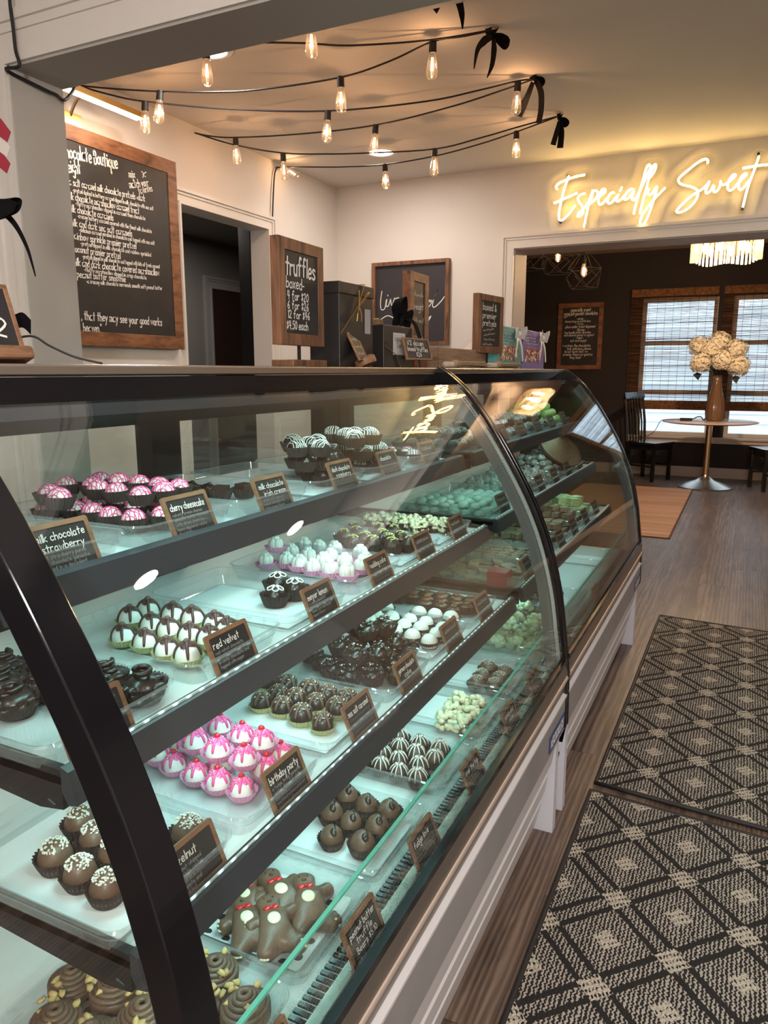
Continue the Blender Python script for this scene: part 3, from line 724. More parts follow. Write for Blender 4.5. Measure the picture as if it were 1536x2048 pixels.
kind('hazelnut', [cp(CUP), part('shell', dome(0.020, 0.034, 2.2), 'milk'), part('hazelnut_crumbs', crumbs(MB(), 110, 0.020, 0.034, 0.5, 0.0017, 2.2), 'crumb')])
star = cap(arms(MB(), 7, R0, RH, 0.84, 0.0029, 0.2, 2.2, jit=.2), R0, RH, 0.46, 2.2, 1.05, drips=7)
kind('birthday', [cp(PCUP), part('shell', dome(R0, RH, 2.2), 'white'), part('icing_star', star, 'pink'),
     part('sprinkle', crumbs(MB(), 26, R0, RH + 0.002, 0.5, 0.0012, 2.2), 'crumb'), part('cherry_half', MB().blob((0, 0.001, RH + 0.0075), (0.0052, 0.0042, 0.0042), 9, 6, 0.05), 'cherry')])
kind('salted', [cp(GCUP), part('shell', dome(0.019, 0.030, 2.3), 'dark'), part('icing_star', cap(arms(MB(), 5, 0.019, 0.030, 0.9, 0.0032, 0.3), 0.019, 0.030, 0.36, 2.3, 1.05, drips=5), 'milk'),
     part('salt_crumbs', crumbs(MB(), 46, 0.019, 0.032, 0.6, 0.0013), 'crumb')])
kind('german', [cp(CUP), part('shell', dome(0.020, 0.026), 'dark'), part('coconut_shreds', lumps(MB(), 26, 0.021, 0.030, 0.0048, 0.6, 0.4), 'dark'), part('shred', crumbs(MB(), 12, 0.021, 0.034, 0.6, 0.0014), 'crumb')])
kind('mellow', [cp(CUP), part('shell', dome(0.0205, 0.032, 2.5), 'white'), part('ring', MB().tube([(0.008 * math.cos(a), 0.008 * math.sin(a), 0.0343 - 0.0004 * i) for i, a in enumerate([j * 0.42 for j in range(14)])], 0.0009, 6), 'white')])
kind('pecan', [cp(CUP), part('shell', dome(0.019, 0.020), 'milk'), part('pecan_half', MB().blob((-0.0042, 0, 0.0255), (0.0042, 0.0115, 0.0038), 9, 6, 0.1).blob((0.0042, 0, 0.0255), (0.0042, 0.0115, 0.0038), 9, 6, 0.1), 'pecan')])
fd = [surf(t, a, 0.020, 0.035, 2.2, k=1.02) for t, a in ((0.30, 0.15), (0.20, 0.9), (0.22, 2.2), (0.40, 2.8), (0.62, 2.5), (0.75, 2.0))]
kind('fudge', [cp(CUP), part('shell', dome(0.020, 0.035, 2.2), 'milk'), part('fudge_drop', MB().blob(surf(0.36, 0.0, 0.020, 0.035, 2.2, k=1.0), (0.0075, 0.0056, 0.0040), 10, 6, rot=Matrix.Rotation(0.55, 3, 'Y')).tube(cr(fd, 3), [0.0016] * 6 + [0.0009] * 10, 5), 'dark')])
kind('overtop', [cp(CUP), part('shell', dome(0.020, 0.034, 2.2), 'brown'), part('white_drizzle', arms(MB(), 9, 0.020, 0.034, 0.85, 0.0015, 0.1, 2.2), 'white'), part('sprinkle', crumbs(MB(), 22, 0.020, 0.036, 0.3, 0.0014, 2.2), 'brown_crumb')])
kind('dusted', [cp(CUP), part('shell', dome(0.021, 0.033, 2.2), 'milk'), part('dusting', crumbs(MB(), 60, 0.021, 0.033, 0.45, 0.0012, 2.2), 'crumb')])
nest = MB(); nest.lathe([(0.020, 0.001), (0.027, 0.008), (0.027, 0.016), (0.018, 0.021), (0.0005, 0.022)], 26)
for k in range(5): nest.tube([((0.024 - 0.0045 * k) * math.cos(a), (0.024 - 0.0045 * k) * math.sin(a), 0.019 + 0.0035 * k) for a in [2 * PI * i / 22 for i in range(22)]], 0.0033, 7, closed=True)
nn = MB()
for i in range(12):
    a = RND.uniform(0, 2 * PI); q = RND.uniform(0.014, 0.026); nn.blob((q * math.cos(a), q * math.sin(a), RND.uniform(0.024, 0.031)), (0.004, 0.006, 0.003), 6, 4, 0.3, rot=Matrix.Rotation(RND.uniform(0, 3), 3, 'Z'))
kind('nest', [part('swirl', nest, 'milk'), part('nut_pieces', nn, 'nut')])
# second-case sweets, seen dimly
kind('swirl_twist', [part('shell', lumps(dome(0.016, 0.018), 8, 0.016, 0.018, 0.006, 0.7), 'twist')])
kind('lime', [part('shell', MB().blob((0, 0, 0.017), 0.017, 12, 9), 'green')])
kind('square', [part('square', MB().box((0, 0, 0.018), (0.05, 0.05, 0.034)), 'krispy', smooth=False)])
kind('square_brown', [part('square', lumps(MB().box((0, 0, 0.012), (0.036, 0.030, 0.02)), 10, 0.016, 0.02, 0.006), 'tan', smooth=False)])
kind('mintdrop', [part('drop', dome(0.017, 0.016), 'mint')])
kind('bark', [part('bark', MB().box((0, 0, 0.006), (0.045, 0.032, 0.011), Matrix.Rotation(0.15, 3, 'X')), 'tan', smooth=False)])
kind('popcorn', [part('popped', lumps(MB(), 30, 0.030, 0.036, 0.010, 0.9), 'ivory')])
kind('brownlump', [part('lump', lumps(MB(), 26, 0.026, 0.030, 0.009, 0.8, 0.3), 'brown')])

def tray_mesh(w, d, h=0.034, r=0.022, fl=0.010):
    def ring(gw, gd, z, rr):
        out = []
        for cx, cy, a0 in ((1, 1, 0), (-1, 1, 90), (-1, -1, 180), (1, -1, 270)):
            for k in range(6):
                a = math.radians(a0 + 18 * k); out.append((cx * (gd / 2 - rr) + rr * math.cos(a), cy * (gw / 2 - rr) + rr * math.sin(a), z))
        return out
    rows = [ring(w - .030, d - .030, 0.0012, r - .004), ring(w - .026, d - .026, 0.0015, r), ring(w - .018, d - .018, h * .55, r), ring(w - .018 + .004, d - .014, h * .56, r), ring(w - fl, d - fl, h, r), ring(w - .004, d - .004, h + .0008, r + .004), ring(w, d, h - .002, r + .006)]
    mb = MB(); mb.strip([q + [q[0]] for q in rows]); n = len(mb.v); mb.f.append(tuple(range(24)))
    return mb.mesh('tray', MAT['plastic'], True, 40)
TRAY = tray_mesh(0.222, 0.325)
LINER = MB().span(-0.135, 0.135, -0.082, 0.082, 0.0022, 0.0030).mesh('paper_liner', MAT['paper'])
SH_Z = {1: 1.062, 2: 0.866, 3: 0.666, 4: 0.454}
SH_X = {1: -0.885, 2: -0.815, 3: -0.728, 4: -0.643}
NTH = ['first', 'second', 'third', 'fourth', 'fifth', 'sixth', 'seventh', 'eighth', 'ninth', 'tenth', 'eleventh', 'twelfth']
ROWN = {1: ['only'], 2: ['front', 'back'], 3: ['front', 'middle', 'back']}
def tray_y(k): return 0.505 + 0.2325 * k + 0.1075

TRAYS = {1: [], 2: [], 3: [], 4: []}
def tray(shelf, k, label, liner=True, dy=0.0, y=None):
    TRAYS[shelf].append((tray_y(k) if y is None else y) + dy)
    o = spawn('serving_tray', [('tray_shell', TRAY, [])] + ([('paper_liner', LINER, [])] if liner else []), label, 'tray', (SH_X[shelf], (tray_y(k) if y is None else y) + dy, SH_Z[shelf]), group='clear plastic serving trays')
    return o

def lay(name, key, desc, where, pts, cat='chocolate', rz=None, scale=1.0, group=None, mind=0.0435, ty=None):
    """pts = world positions; every sweet gets a label that says its row and place"""
    pts = [Vector(p) for p in pts]; sh = min(SH_Z, key=lambda q: abs(SH_Z[q] + .02 - min(p.z for p in pts)))
    for it in range(60):                                            # keep inside the tray and clear of one another
        for i, p in enumerate(pts):
            for q in pts[:i]:
                if abs(p.z - q.z) > 0.02: continue
                d = Vector((p.x - q.x, p.y - q.y, 0)); m = mind * scale - d.length
                if m > 0: d = d.normalized() * (m / 2) if d.length > 1e-5 else Vector((.01, 0, 0)); p += d; q -= d
        for p in pts:
            yt = ty or min(TRAYS[sh], key=lambda y: abs(y - p.y)); lo = p.z < SH_Z[sh] + 0.02
            ex, ey = (0.130, 0.086) if lo else (0.14, 0.095)
            ex -= 0.006 * scale; p.x = min(max(p.x, SH_X[sh] - ex), SH_X[sh] + ex); p.y = min(max(p.y, yt - ey), yt + ey)
    pts = [tuple(p) for p in pts]
    P = sorted(pts, key=lambda p: (-round(p[2] / 0.022), -p[0])); layers = {}
    for p in P: layers.setdefault(round(p[2] / 0.022), []).append(p)
    zs = sorted(layers)
    for li, zk in enumerate(zs):
        rows = []; 
        for p in sorted(layers[zk], key=lambda p: -p[0]):
            if rows and abs(sum(q[0] for q in rows[-1]) / len(rows[-1]) - p[0]) < 0.022: rows[-1].append(p)
            else: rows.append([p])
        for ri, row in enumerate(rows):
            for ci, p in enumerate(sorted(row, key=lambda p: p[1])):
                lay_ = '' if len(zs) == 1 else (', upper' if li == len(zs) - 1 else ', lower' if li == 0 else ', middle')
                rn = (ROWN.get(len(rows)) or [None] * len(rows))[ri] if len(rows) < 4 else (NTH[ri] if ri < 12 else str(ri))
                rw = 'row'
                lab = '%s, %s, %s %s, %s along%s' % (desc, where, rn, rw, NTH[ci] if ci < 12 else 'last', lay_)
                spawn(name, KIND[key], lab, cat, p, RND.uniform(0, 6.28) if rz is None else rz + RND.uniform(-.12, .12), group or (desc + 's'), scale * RND.uniform(0.95, 1.05),
                      rot=(RND.uniform(-.05, .05), RND.uniform(-.05, .05), RND.uniform(0, 6.28) if rz is None else rz + RND.uniform(-.12, .12)))

def px(lst, shelf, off_=0.016, base=0.005):
    """image points of the middle of each sweet -> where it stands on its shelf"""
    out = []
    for q in lst:
        dz = q[2] if len(q) > 2 else 0.0
        p = onz(q[0], q[1], SH_Z[shelf] + base + dz + off_); out.append((p.x, p.y, SH_Z[shelf] + base + dz))
    return out
def zm(lst, s, ox, oy): return [(ox + q[0] / s, oy + q[1] / s) + tuple(q[2:]) for q in lst]
Z3 = lambda l: zm(l, 2.56, 0, 720)
Z4 = lambda l: zm(l, 2.56, 500, 720)
Z5 = lambda l: zm(l, 2.56, 0, 1150)
Z6 = lambda l: zm(l, 2.56, 500, 1150)
Z7 = lambda l: zm(l, 3.072, 0, 1550)
UP = 0.033
# ---- top shelf
tray(1, 0, 'empty clear tray behind the strawberry sign on the top shelf', liner=False)
tray(1, 1, 'clear tray heaped with pink-drizzled white domes, top shelf', liner=False)
tray(1, 2, 'clear tray with irish cream chocolates, top shelf', liner=False)
tray(1, 3, 'clear tray of dark raspberry truffles, top shelf')
tray(1, 4, 'clear tray of white-striped brown truffles, top shelf')
tray(1, 5, 'clear tray of dark-striped white domes, top shelf far end', liner=False)
lay('drizzled_truffle', 'cherry', 'pink-drizzled white dome', 'cherry cheesecake tray',
    px(Z3([(190, 740), (275, 752), (370, 765), (475, 780), (565, 800), (690, 815), (830, 800), (600, 740), (700, 745), (770, 745), (520, 735), (420, 725)]), 1) +
    px(Z3([(255, 685, UP), (365, 640, UP), (440, 640, UP), (505, 660, UP), (600, 672, UP), (725, 690, UP), (550, 612, UP), (635, 620, UP), (730, 632, UP), (830, 640, UP), (840, 672, UP), (935, 648, UP), (300, 708, UP)]), 1))
lay('wrapped_chocolate', 'brownie', 'brown square chocolate in a pleated cup', 'irish cream tray', px(Z3([(1130, 670), (1250, 660)]), 1))
lay('dark_swirl_chocolate', 'swirl_dark', 'dark swirled chocolate', 'irish cream tray back', [(-1.02 + 0.048 * i, 1.03 + 0.045 * j, 1.066) for i in range(3) for j in range(3)])
lay('raspberry_truffle', 'raspberry', 'round dark truffle with a ridged top', 'dark raspberry tray',
    px(Z4([(330, 590), (430, 585), (375, 600), (250, 560), (400, 560)]), 1) + px(Z4([(300, 530, UP), (380, 525, UP), (240, 515, UP), (430, 510, UP)]), 1), scale=1.12)
lay('striped_dark_truffle', 'stripe_dark', 'dark truffle with fine white stripes', 'dark raspberry tray top', px(Z4([(220, 430, 2 * UP), (265, 455, 2 * UP), (300, 440, 2 * UP), (340, 455, 2 * UP), (345, 425, 2 * UP)]), 1), scale=1.1)
lay('striped_truffle', 'stripe', 'brown truffle with white stripes', 'white-striped tray',
    px(Z4([(600, 535), (650, 532), (560, 530), (690, 520)]), 1) + px(Z4([(420, 465, UP), (495, 470, UP), (590, 475, UP), (650, 470, UP), (545, 465, UP)]), 1) + px(Z4([(430, 390, 2 * UP + .01), (480, 402, 2 * UP + .01), (530, 388, 2 * UP + .01), (620, 400, 2 * UP + .01), (570, 405, 2 * UP + .01)]), 1), scale=1.14)
lay('striped_white_truffle', 'stripe_white', 'white dome with dark stripes', 'far top-shelf tray', px(Z4([(820, 462), (862, 478), (835, 490), (790, 470)]), 1), scale=1.1)
# ---- second shelf
tray(2, 0, 'clear tray of large dark ganache cups, second shelf near end', liner=False)
tray(2, 1, 'clear tray of red velvet domes, second shelf', liner=False, dy=0.022)
tray(2, 2, dy=0.026, label='nearly empty clear tray holding three chocolates on white paper')
tray(2, 3, dy=0.03, label='clear tray of white tulip domes in pink cups', liner=False)
tray(2, 4, dy=0.03, label='clear tray of brown domes with yellow crumbs, second shelf')
tray(2, 5, dy=0.03, label='clear tray of white crumbly clusters, second shelf')
lay('ganache_cup', 'ganache', 'big dark ganache swirl', 'second shelf near tray', [(p[0], p[1], p[2]) for p in px(Z5([(90, 540), (60, 470), (170, 480), (230, 575), (150, 600), (610, 450), (735, 560), (330, 560), (450, 500), (480, 600)]), 2, 0.02)] , scale=1.0, mind=0.054, ty=0.6125)
lay('velvet_dome', 'velvet', 'white dome with brown icing star', 'red velvet tray',
    px([(306, 1217), (345, 1231), (390, 1236), (430, 1249), (260, 1238), (301, 1249), (338, 1260), (379, 1270), (418, 1278), (247, 1272), (289, 1284), (333, 1299), (376, 1310), (455, 1262)], 2, 0.014), rz=-1.3, mind=0.041)
lay('lemon_truffle', 'lemon', 'dark truffle with white scrolled icing', 'meyer lemon tray', px(Z4([(145, 1152), (215, 1185), (140, 1210)]), 2), scale=1.25)
lay('tulip_dome', 'wedding', 'white tulip-shaped dome in pink cup', 'wedding cake tray',
    px(Z4([(205, 962), (280, 972), (365, 982), (450, 1000), (535, 1008), (615, 1020), (55, 1024), (215, 990), (145, 1034), (300, 1010), (230, 1046), (390, 1028), (310, 1064), (485, 1040), (410, 1080), (570, 1060), (495, 1095)]), 2, 0.014) + px(Z4([(130, 950, UP)]), 2, 0.014))
lay('sunny_truffle', 'sunny', 'brown ribbed dome with yellow crumbs', 'yellow-crumb tray',
    px(Z4([(530, 868), (570, 890), (635, 888), (720, 895), (775, 915), (495, 910), (605, 925), (690, 920), (720, 940), (530, 940), (645, 950), (845, 925), (740, 955), (810, 950)]), 2, 0.014), scale=1.1)
lay('white_cluster', 'cluster_red', 'white crumbly cluster', 'far second-shelf tray',
    px(Z4([(650, 822), (745, 795), (800, 808), (890, 805), (955, 812), (1015, 822), (730, 830), (780, 835), (860, 835), (930, 842), (870, 855), (980, 855)]), 2, 0.014), scale=1.1)
# ---- third shelf
tray(3, 0, 'clear tray of crumb-topped hazelnut domes on white paper')
tray(3, 1, 'clear tray of pink birthday domes, third shelf', liner=False)
tray(3, 2, 'clear tray of sea salt caramel domes in gold cups')
tray(3, 3, 'clear tray heaped with dark coconut truffles, third shelf', liner=False)
tray(3, 4, 'clear tray of smooth white domes, third shelf')
tray(3, 5, 'clear tray of pecan-topped chocolates, third shelf', liner=False)
lay('hazelnut_dome', 'hazelnut', 'milk chocolate dome with white crumbs', 'hazelnut tray', px([(163, 1645), (192, 1677), (226, 1708), (111, 1712), (170, 1740), (213, 1775), (375, 1665), (280, 1665), (310, 1720)], 3, 0.018), scale=1.12)
lay('birthday_dome', 'birthday', 'pink-iced white dome with cherry', 'birthday party tray',
    px([(398, 1455), (357, 1485), (320, 1508), (350, 1528), (393, 1548), (437, 1563), (484, 1579), (531, 1540), (572, 1505), (330, 1470), (440, 1530)], 3, 0.014) +
    px([(439, 1453, UP), (484, 1472, UP), (525, 1484, UP), (391, 1484, UP), (434, 1500, UP), (490, 1516, UP)], 3, 0.014), rz=0.5)
lay('caramel_dome', 'salted', 'dark dome with brown star and salt', 'sea salt caramel tray',
    px([(547, 1360), (590, 1364), (627, 1376), (664, 1385), (705, 1389), (564, 1383), (598, 1395), (633, 1409), (674, 1419), (529, 1403), (566, 1415), (603, 1432), (646, 1448)], 3, 0.014), rz=0.6, scale=1.05, mind=0.040)
lay('coconut_truffle', 'german', 'dark shaggy coconut truffle', 'german chocolate tray',
    px(Z6([(360, 440), (480, 430), (560, 470), (430, 490), (540, 510), (640, 520), (700, 520), (330, 420), (620, 440), (720, 450), (780, 400)]), 3, 0.014) + px(Z6([(480, 360, UP), (560, 340, UP), (640, 330, UP), (660, 410, UP), (740, 350, UP), (540, 420, UP)]), 3, 0.014) + px(Z6([(600, 285, 2 * UP), (540, 260, 2 * UP), (680, 270, 2 * UP)]), 3, 0.014), scale=1.15)
lay('mellow_dome', 'mellow', 'smooth white dome with a ring on top', 'white dome tray',
    px([(770, 1221), (752, 1234), (793, 1232), (836, 1230), (871, 1234), (775, 1246), (820, 1244), (853, 1246), (893, 1246), (738, 1244), (809, 1254), (840, 1259), (885, 1259), (791, 1263), (873, 1271), (824, 1275), (859, 1285)], 3, 0.014))
lay('pecan_chocolate', 'pecan', 'milk chocolate topped with a pecan', 'pecan tray',
    px(Z6([(845, 60), (860, 100), (930, 130), (965, 75), (1030, 70), (1010, 125), (1110, 70), (1070, 120), (1150, 95), (1090, 165), (1150, 130), (985, 155), (800, 105), (1045, 170), (910, 90), (780, 70)]), 3, 0.014))
# ---- deck
def tray4(y, lab, liner=True): return tray(4, 0, lab, liner, y=y)
tray4(0.612, 'clear tray of chocolate nut nests on the case floor', liner=False)
tray4(0.848, 'clear tray of chocolate bears on polka dot paper', liner=False)
tray4(1.085, 'clear tray of eight fudge domes on the case floor')
tray4(1.375, 'clear tray of white-drizzled domes on the case floor', liner=False)
tray4(1.640, 'clear tray of six white clusters on the case floor')
tray4(1.880, 'clear tray of six dusted domes, case floor far end')
lay('nut_nest', 'nest', 'swirled chocolate nest with nuts', 'case floor near tray', px(Z7([(300, 1330), (470, 1440), (560, 1510), (700, 1390), (830, 1340), (860, 1480), (1340, 1310), (1440, 1440), (1270, 1420)]), 4, 0.012, 0.011), scale=1.2, mind=0.054)
lay('fudge_dome', 'fudge', 'milk chocolate dome with dark fudge drop', 'fudge love tray', px([(695, 1594), (732, 1611), (777, 1623), (664, 1628), (701, 1647), (754, 1657), (664, 1674), (725, 1690)], 4, 0.018), scale=1.12, rz=-0.75)
lay('drizzle_dome', 'overtop', 'brown dome with white drizzle', 'over the top tray', px(Z6([(765, 835), (760, 880), (870, 870), (965, 890), (690, 910), (845, 915), (660, 970), (760, 945), (930, 945), (600, 955), (765, 1010), (875, 975), (850, 1035)]), 4, 0.018), scale=1.05)
lay('coconut_cluster', 'cluster', 'chunky white cluster on chocolate', 'six-cluster tray', px(Z6([(1070, 655), (1160, 675), (1035, 705), (1135, 730), (1000, 755), (1075, 795)]), 4, 0.016), scale=1.3, mind=0.036)
lay('dusted_dome', 'dusted', 'milk chocolate dome with pale dusting', 'dusted dome tray', px(Z6([(1225, 485), (1300, 500), (1185, 525), (1275, 545), (1155, 570), (1245, 580)]), 4, 0.016), scale=1.15)

# polka dot paper and the bears
def polka(name, x0, x1, y0, y1, z, label):
    t = thing(name, label, 'paper', ((x0 + x1) / 2, (y0 + y1) / 2, z), 'polka dot papers'); mb = MB(); rows = []
    f = lambda x, y: z + 0.0016 * math.sin(x * 46) * math.sin(y * 39 + 1) + (0.012 * max(0, (abs(y - (y0 + y1) / 2) - (y1 - y0) * .42) / .02) ** 1.3)
    for i in range(27): rows.append([(x0 + (x1 - x0) * i / 26, y0 + (y1 - y0) * j / 16, f(x0 + (x1 - x0) * i / 26, y0 + (y1 - y0) * j / 16)) for j in range(17)])
    mb.strip(rows); mb.build('sheet', MAT['paper'], t, smooth=True)
    mb = MB(); i = 0; x = x0 + 0.012
    while x < x1 - 0.008:
        y = y0 + (0.012 if i % 2 else 0.029)
        while y < y1 - 0.006:
            n = 12; mb.add([(x + 0.0066 * math.cos(2 * PI * k / n), y + 0.0066 * math.sin(2 * PI * k / n), f(x + 0.0066 * math.cos(2 * PI * k / n), y + 0.0066 * math.sin(2 * PI * k / n)) + 0.0006) for k in range(n)], [tuple(range(n))]); y += 0.034
        x += 0.017; i += 1
    mb.build('polka_dots', MAT['black_mat'], t); return t
polka('polka_dot_paper', -0.775, -0.512, 0.765, 0.931, SH_Z[4] + 0.0055, 'white polka dot paper lying under the chocolate bears')
polka('polka_dot_paper', -0.775, -0.512, 0.530, 0.694, SH_Z[4] + 0.0055, 'white polka dot paper lying under the nut nests')
def bear_parts():
    b = MB(); ell = b.blob
    v = [(0, 0, 0.021), (0, 0.040, 0.020)]
    me = bpy.data.meshes.new('bear_skin')
    J = {'pel': (0, -0.016, 0.014), 'bel': (0, 0.0, 0.016), 'che': (0, 0.018, 0.015), 'nec': (0, 0.030, 0.015), 'hea': (0, 0.043, 0.017), 'muz': (0, 0.040, 0.028),
         'sl': (-0.020, 0.020, 0.012), 'al': (-0.044, 0.008, 0.012), 'sr': (0.020, 0.020, 0.012), 'ar': (0.044, 0.034, 0.012),
         'll': (-0.016, -0.032, 0.011), 'fl': (-0.027, -0.060, 0.012), 'lr': (0.018, -0.030, 0.011), 'fr': (0.040, -0.052, 0.012), 'el': (-0.017, 0.064, 0.015), 'er': (0.017, 0.064, 0.015)}
    rad = {'pel': .021, 'bel': .0235, 'che': .020, 'nec': .015, 'hea': .0215, 'muz': .010, 'sl': .0135, 'al': .0125, 'sr': .0135, 'ar': .0125, 'll': .0155, 'fl': .015, 'lr': .0155, 'fr': .015, 'el': .010, 'er': .010}
    E_ = [('pel', 'bel'), ('bel', 'che'), ('che', 'nec'), ('nec', 'hea'), ('hea', 'muz'), ('che', 'sl'), ('sl', 'al'), ('che', 'sr'), ('sr', 'ar'), ('pel', 'll'), ('ll', 'fl'), ('pel', 'lr'), ('lr', 'fr'), ('hea', 'el'), ('hea', 'er')]
    ks = list(J); me.from_pydata([J[k] for k in ks], [(ks.index(a), ks.index(c)) for a, c in E_], [])
    o = bpy.data.objects.new('bear_skin', me); COL.objects.link(o); o.modifiers.new('s', 'SKIN'); su = o.modifiers.new('u', 'SUBSURF'); su.levels = 2
    for i, k in enumerate(ks):
        s = me.skin_vertices[0].data[i]; s.radius = (rad[k], rad[k]); s.use_root = k == 'pel'
    bpy.context.view_layer.update(); dg = bpy.context.evaluated_depsgraph_get()
    body = bpy.data.meshes.new_from_object(o.evaluated_get(dg)); body.name = 'body'; body.materials.clear(); body.materials.append(CH['milk'])
    for p in body.vertices: p.co.z = max(p.co.z, 0.0005)
    body.polygons.foreach_set('use_smooth', [True] * len(body.polygons)); bpy.data.objects.remove(o)
    from mathutils.bvhtree import BVHTree
    bv = BVHTree.FromPolygons([p.co.copy() for p in body.vertices], [tuple(p.vertices) for p in body.polygons])
    def top(x, y):
        h = bv.ray_cast(Vector((x, y, 0.2)), Vector((0, 0, -1)))[0]
        return h if h else bv.find_nearest(Vector((x, y, 0.012)))[0]
    tum, bow, face, paw, ear = MB(), MB(), MB(), MB(), MB()
    tum.blob(top(0, -0.004) + Vector((0, 0, -.0012)), (0.0105, 0.0130, 0.0034), 16, 8)
    q = top(0, 0.024)
    bow.blob(q + Vector((-0.0065, 0, .001)), (0.0062, 0.0050, 0.0028), 8, 5).blob(q + Vector((0.0065, 0, .001)), (0.0062, 0.0050, 0.0028), 8, 5).blob(q + Vector((0, 0, .002)), (0.0026, 0.0028, 0.0026), 7, 5)
    face.blob(top(0, 0.0405) + Vector((0, .001, .0003)), (0.0036, 0.0026, 0.0018), 8, 5)
    for sx in (-1, 1): face.blob(top(sx * 0.0068, 0.0505), 0.0017, 7, 5); ear.blob(top(sx * 0.0165, 0.0635), (0.0046, 0.0046, 0.0016), 8, 5)
    for (cx, cy, an) in ((-0.044, 0.009, 1.2), (0.044, 0.034, -1.1), (-0.027, -0.061, 0.25), (0.040, -0.053, -0.5)):
        for i in (-1.5, -.5, .5, 1.5): paw.blob(top(cx + 0.0048 * i * math.cos(an), cy + 0.0048 * i * math.sin(an)), (0.0026, 0.0026, 0.0014), 7, 5)
    return [('body', body, []), part('tummy_patch', tum, 'ivory'), part('bow_tie', bow, 'cherry'), part('face', face, 'dark'), part('paw_pads', paw, 'ivory'), part('ear_patch', ear, 'ivory')]
BEAR = bear_parts()
BL = ['teddy bear chocolate at the back of the polka dot paper', 'teddy bear chocolate farthest right on the polka dot paper', 'teddy bear chocolate at the left, partly behind the front bear', 'front teddy bear chocolate, lowest on the polka dot paper', 'teddy bear chocolate mostly hidden behind the shelf lip']
for lab, hd, ft in zip(BL, [(532, 1735), (600, 1745), (476, 1785), (531, 1800), (490, 1752)], [(580, 1815), (622, 1838), (500, 1875), (555, 1895), (480, 1800)]):
    h_, f_ = onz(hd[0] + 6, hd[1] + 22, SH_Z[4] + 0.024), onz(ft[0] + 6, ft[1] + 22, SH_Z[4] + 0.024)
    d = h_ - f_; mid = f_ + d * 0.5
    z = SH_Z[4] + 0.0095 + (0.012 if 'front' in lab[:6] else 0)
    spawn('teddy_bear_chocolate', BEAR, lab, 'chocolate', (mid.x, mid.y, z), math.atan2(d.y, d.x) - PI / 2, 'chocolate teddy bears', max(0.8, min(1.25, d.length / 0.104)))
# ------------------------------------------------------------------ price signs in the cases
SW, SHH, LEAN = 0.098, 0.066, math.radians(23)
def rrect(w, h, r, n=4):
    out = []
    for cx, cy, a0 in ((1, 1, 0), (-1, 1, 90), (-1, -1, 180), (1, -1, 270)):
        for k in range(n + 1):
            a = math.radians(a0 + 90 * k / n); out.append((cx * (w / 2 - r) + r * math.cos(a), cy * (h / 2 - r) + r * math.sin(a)))
    return out
def plate_frame(w, h, fw, th, r=0.004, recess=None, bw=None):
    """local: x = thickness (front is +x), y across, z up from 0"""
    o, i = rrect(w, h, r), rrect(w - 2 * (bw or fw), h - 2 * fw, r * 0.5); n = len(o); mb = MB()
    P = lambda q, x: (x, q[0], q[1] + h / 2)
    v = [P(q, th) for q in o] + [P(q, th) for q in i] + [P(q, 0) for q in o] + [P(q, 0) for q in i]
    f = []
    for k in range(n):
        l = (k + 1) % n
        f += [(k, l, n + l, n + k), (2 * n + k, 3 * n + k, 3 * n + l, 2 * n + l), (k, 2 * n + k, 2 * n + l, l), (n + k, n + l, 3 * n + l, 3 * n + k)]
    return mb.add(v, f)
def board(w, h, fw, x0, x1, bw=None): return MB().prism([(-w / 2 + (bw or fw) - .0005, fw - .0005), (w / 2 - (bw or fw) + .0005, fw - .0005), (w / 2 - (bw or fw) + .0005, h - fw + .0005), (-w / 2 + (bw or fw) - .0005, h - fw + .0005)], x0, x1, 'x')
FRM = plate_frame(SW, SHH, 0.0065, 0.0045).mesh('frame', MAT['sign_wood'])
BRD = board(SW, SHH, 0.0065, 0.001, 0.0036).mesh('board', MAT['chalkboard'])
EAS = MB().box((-0.003, 0, 0.030), (0.005, 0.016, 0.040)).mesh('easel_back', MAT['sign_wood'])
def price_sign(shelf, yc, x, z, heading, body, label, lean=LEAN):
    hm, sm_ = MB(), MB(); n = len(heading); hh = 0.0108 if n == 1 else 0.0098
    y = SHH - 0.0065 - 0.006 - hh
    for L in heading:
        if L.startswith('~'): scrawl(hm, (0.0037, -0.036, y), (0, 1, 0), (0, 0, 1), hh * .85, 0.070)
        else: write(hm, L, (0.0037, -0.0385 if n == 1 else -0.0385 + RND.uniform(0, .004), y), (0, 1, 0), (0, 0, 1), hh, w=min(0.076, 0.0062 * len(L)), pen=0.13, slant=0.06, jit=0.05); y -= hh + 0.0035
    y += hh + 0.0035 - 0.0085
    for L in body:
        if L.startswith('~'): scrawl(sm_, (0.0037, -0.038, y), (0, 1, 0), (0, 0, 1), 0.0042, 0.074)
        elif L.startswith('^'): write(hm, L[1:], (0.0037, -0.030, y - .003), (0, 1, 0), (0, 0, 1), 0.0088, w=0.0052 * len(L), pen=0.13)
        else: write(sm_, L, (0.0037, -0.0385, y), (0, 1, 0), (0, 0, 1), 0.0052, w=min(0.077, 0.0033 * len(L)), pen=0.12, seg=1)
        y -= 0.0072
    subs = [('heading', hm.mesh('heading', MAT['chalk']))]
    if sm_.v: subs.append(('small_writing', sm_.mesh('small_writing', MAT['chalk_dim'])))
    spawn('price_sign', [('frame', FRM, []), ('board', BRD, subs), ('easel_back', EAS, [])], label, 'sign', (x, yc, z), group='small chalkboard price signs', rot=(0, -lean, 0))
S1X, S2X, S3X = -0.7305, -0.6535, -0.5695
Z1, Z2, Z3s = 1.0615, 0.866, 0.666
sc = lambda n: ['~'] * n
price_sign(1, 0.623, S1X, Z1, ['milk chocolate', ' strawberry'], ['soft strawberry puree', 'milk chocolate ganache', 'dipped in a decadent', 'chocolate shell'], 'milk chocolate strawberry price sign on top shelf')
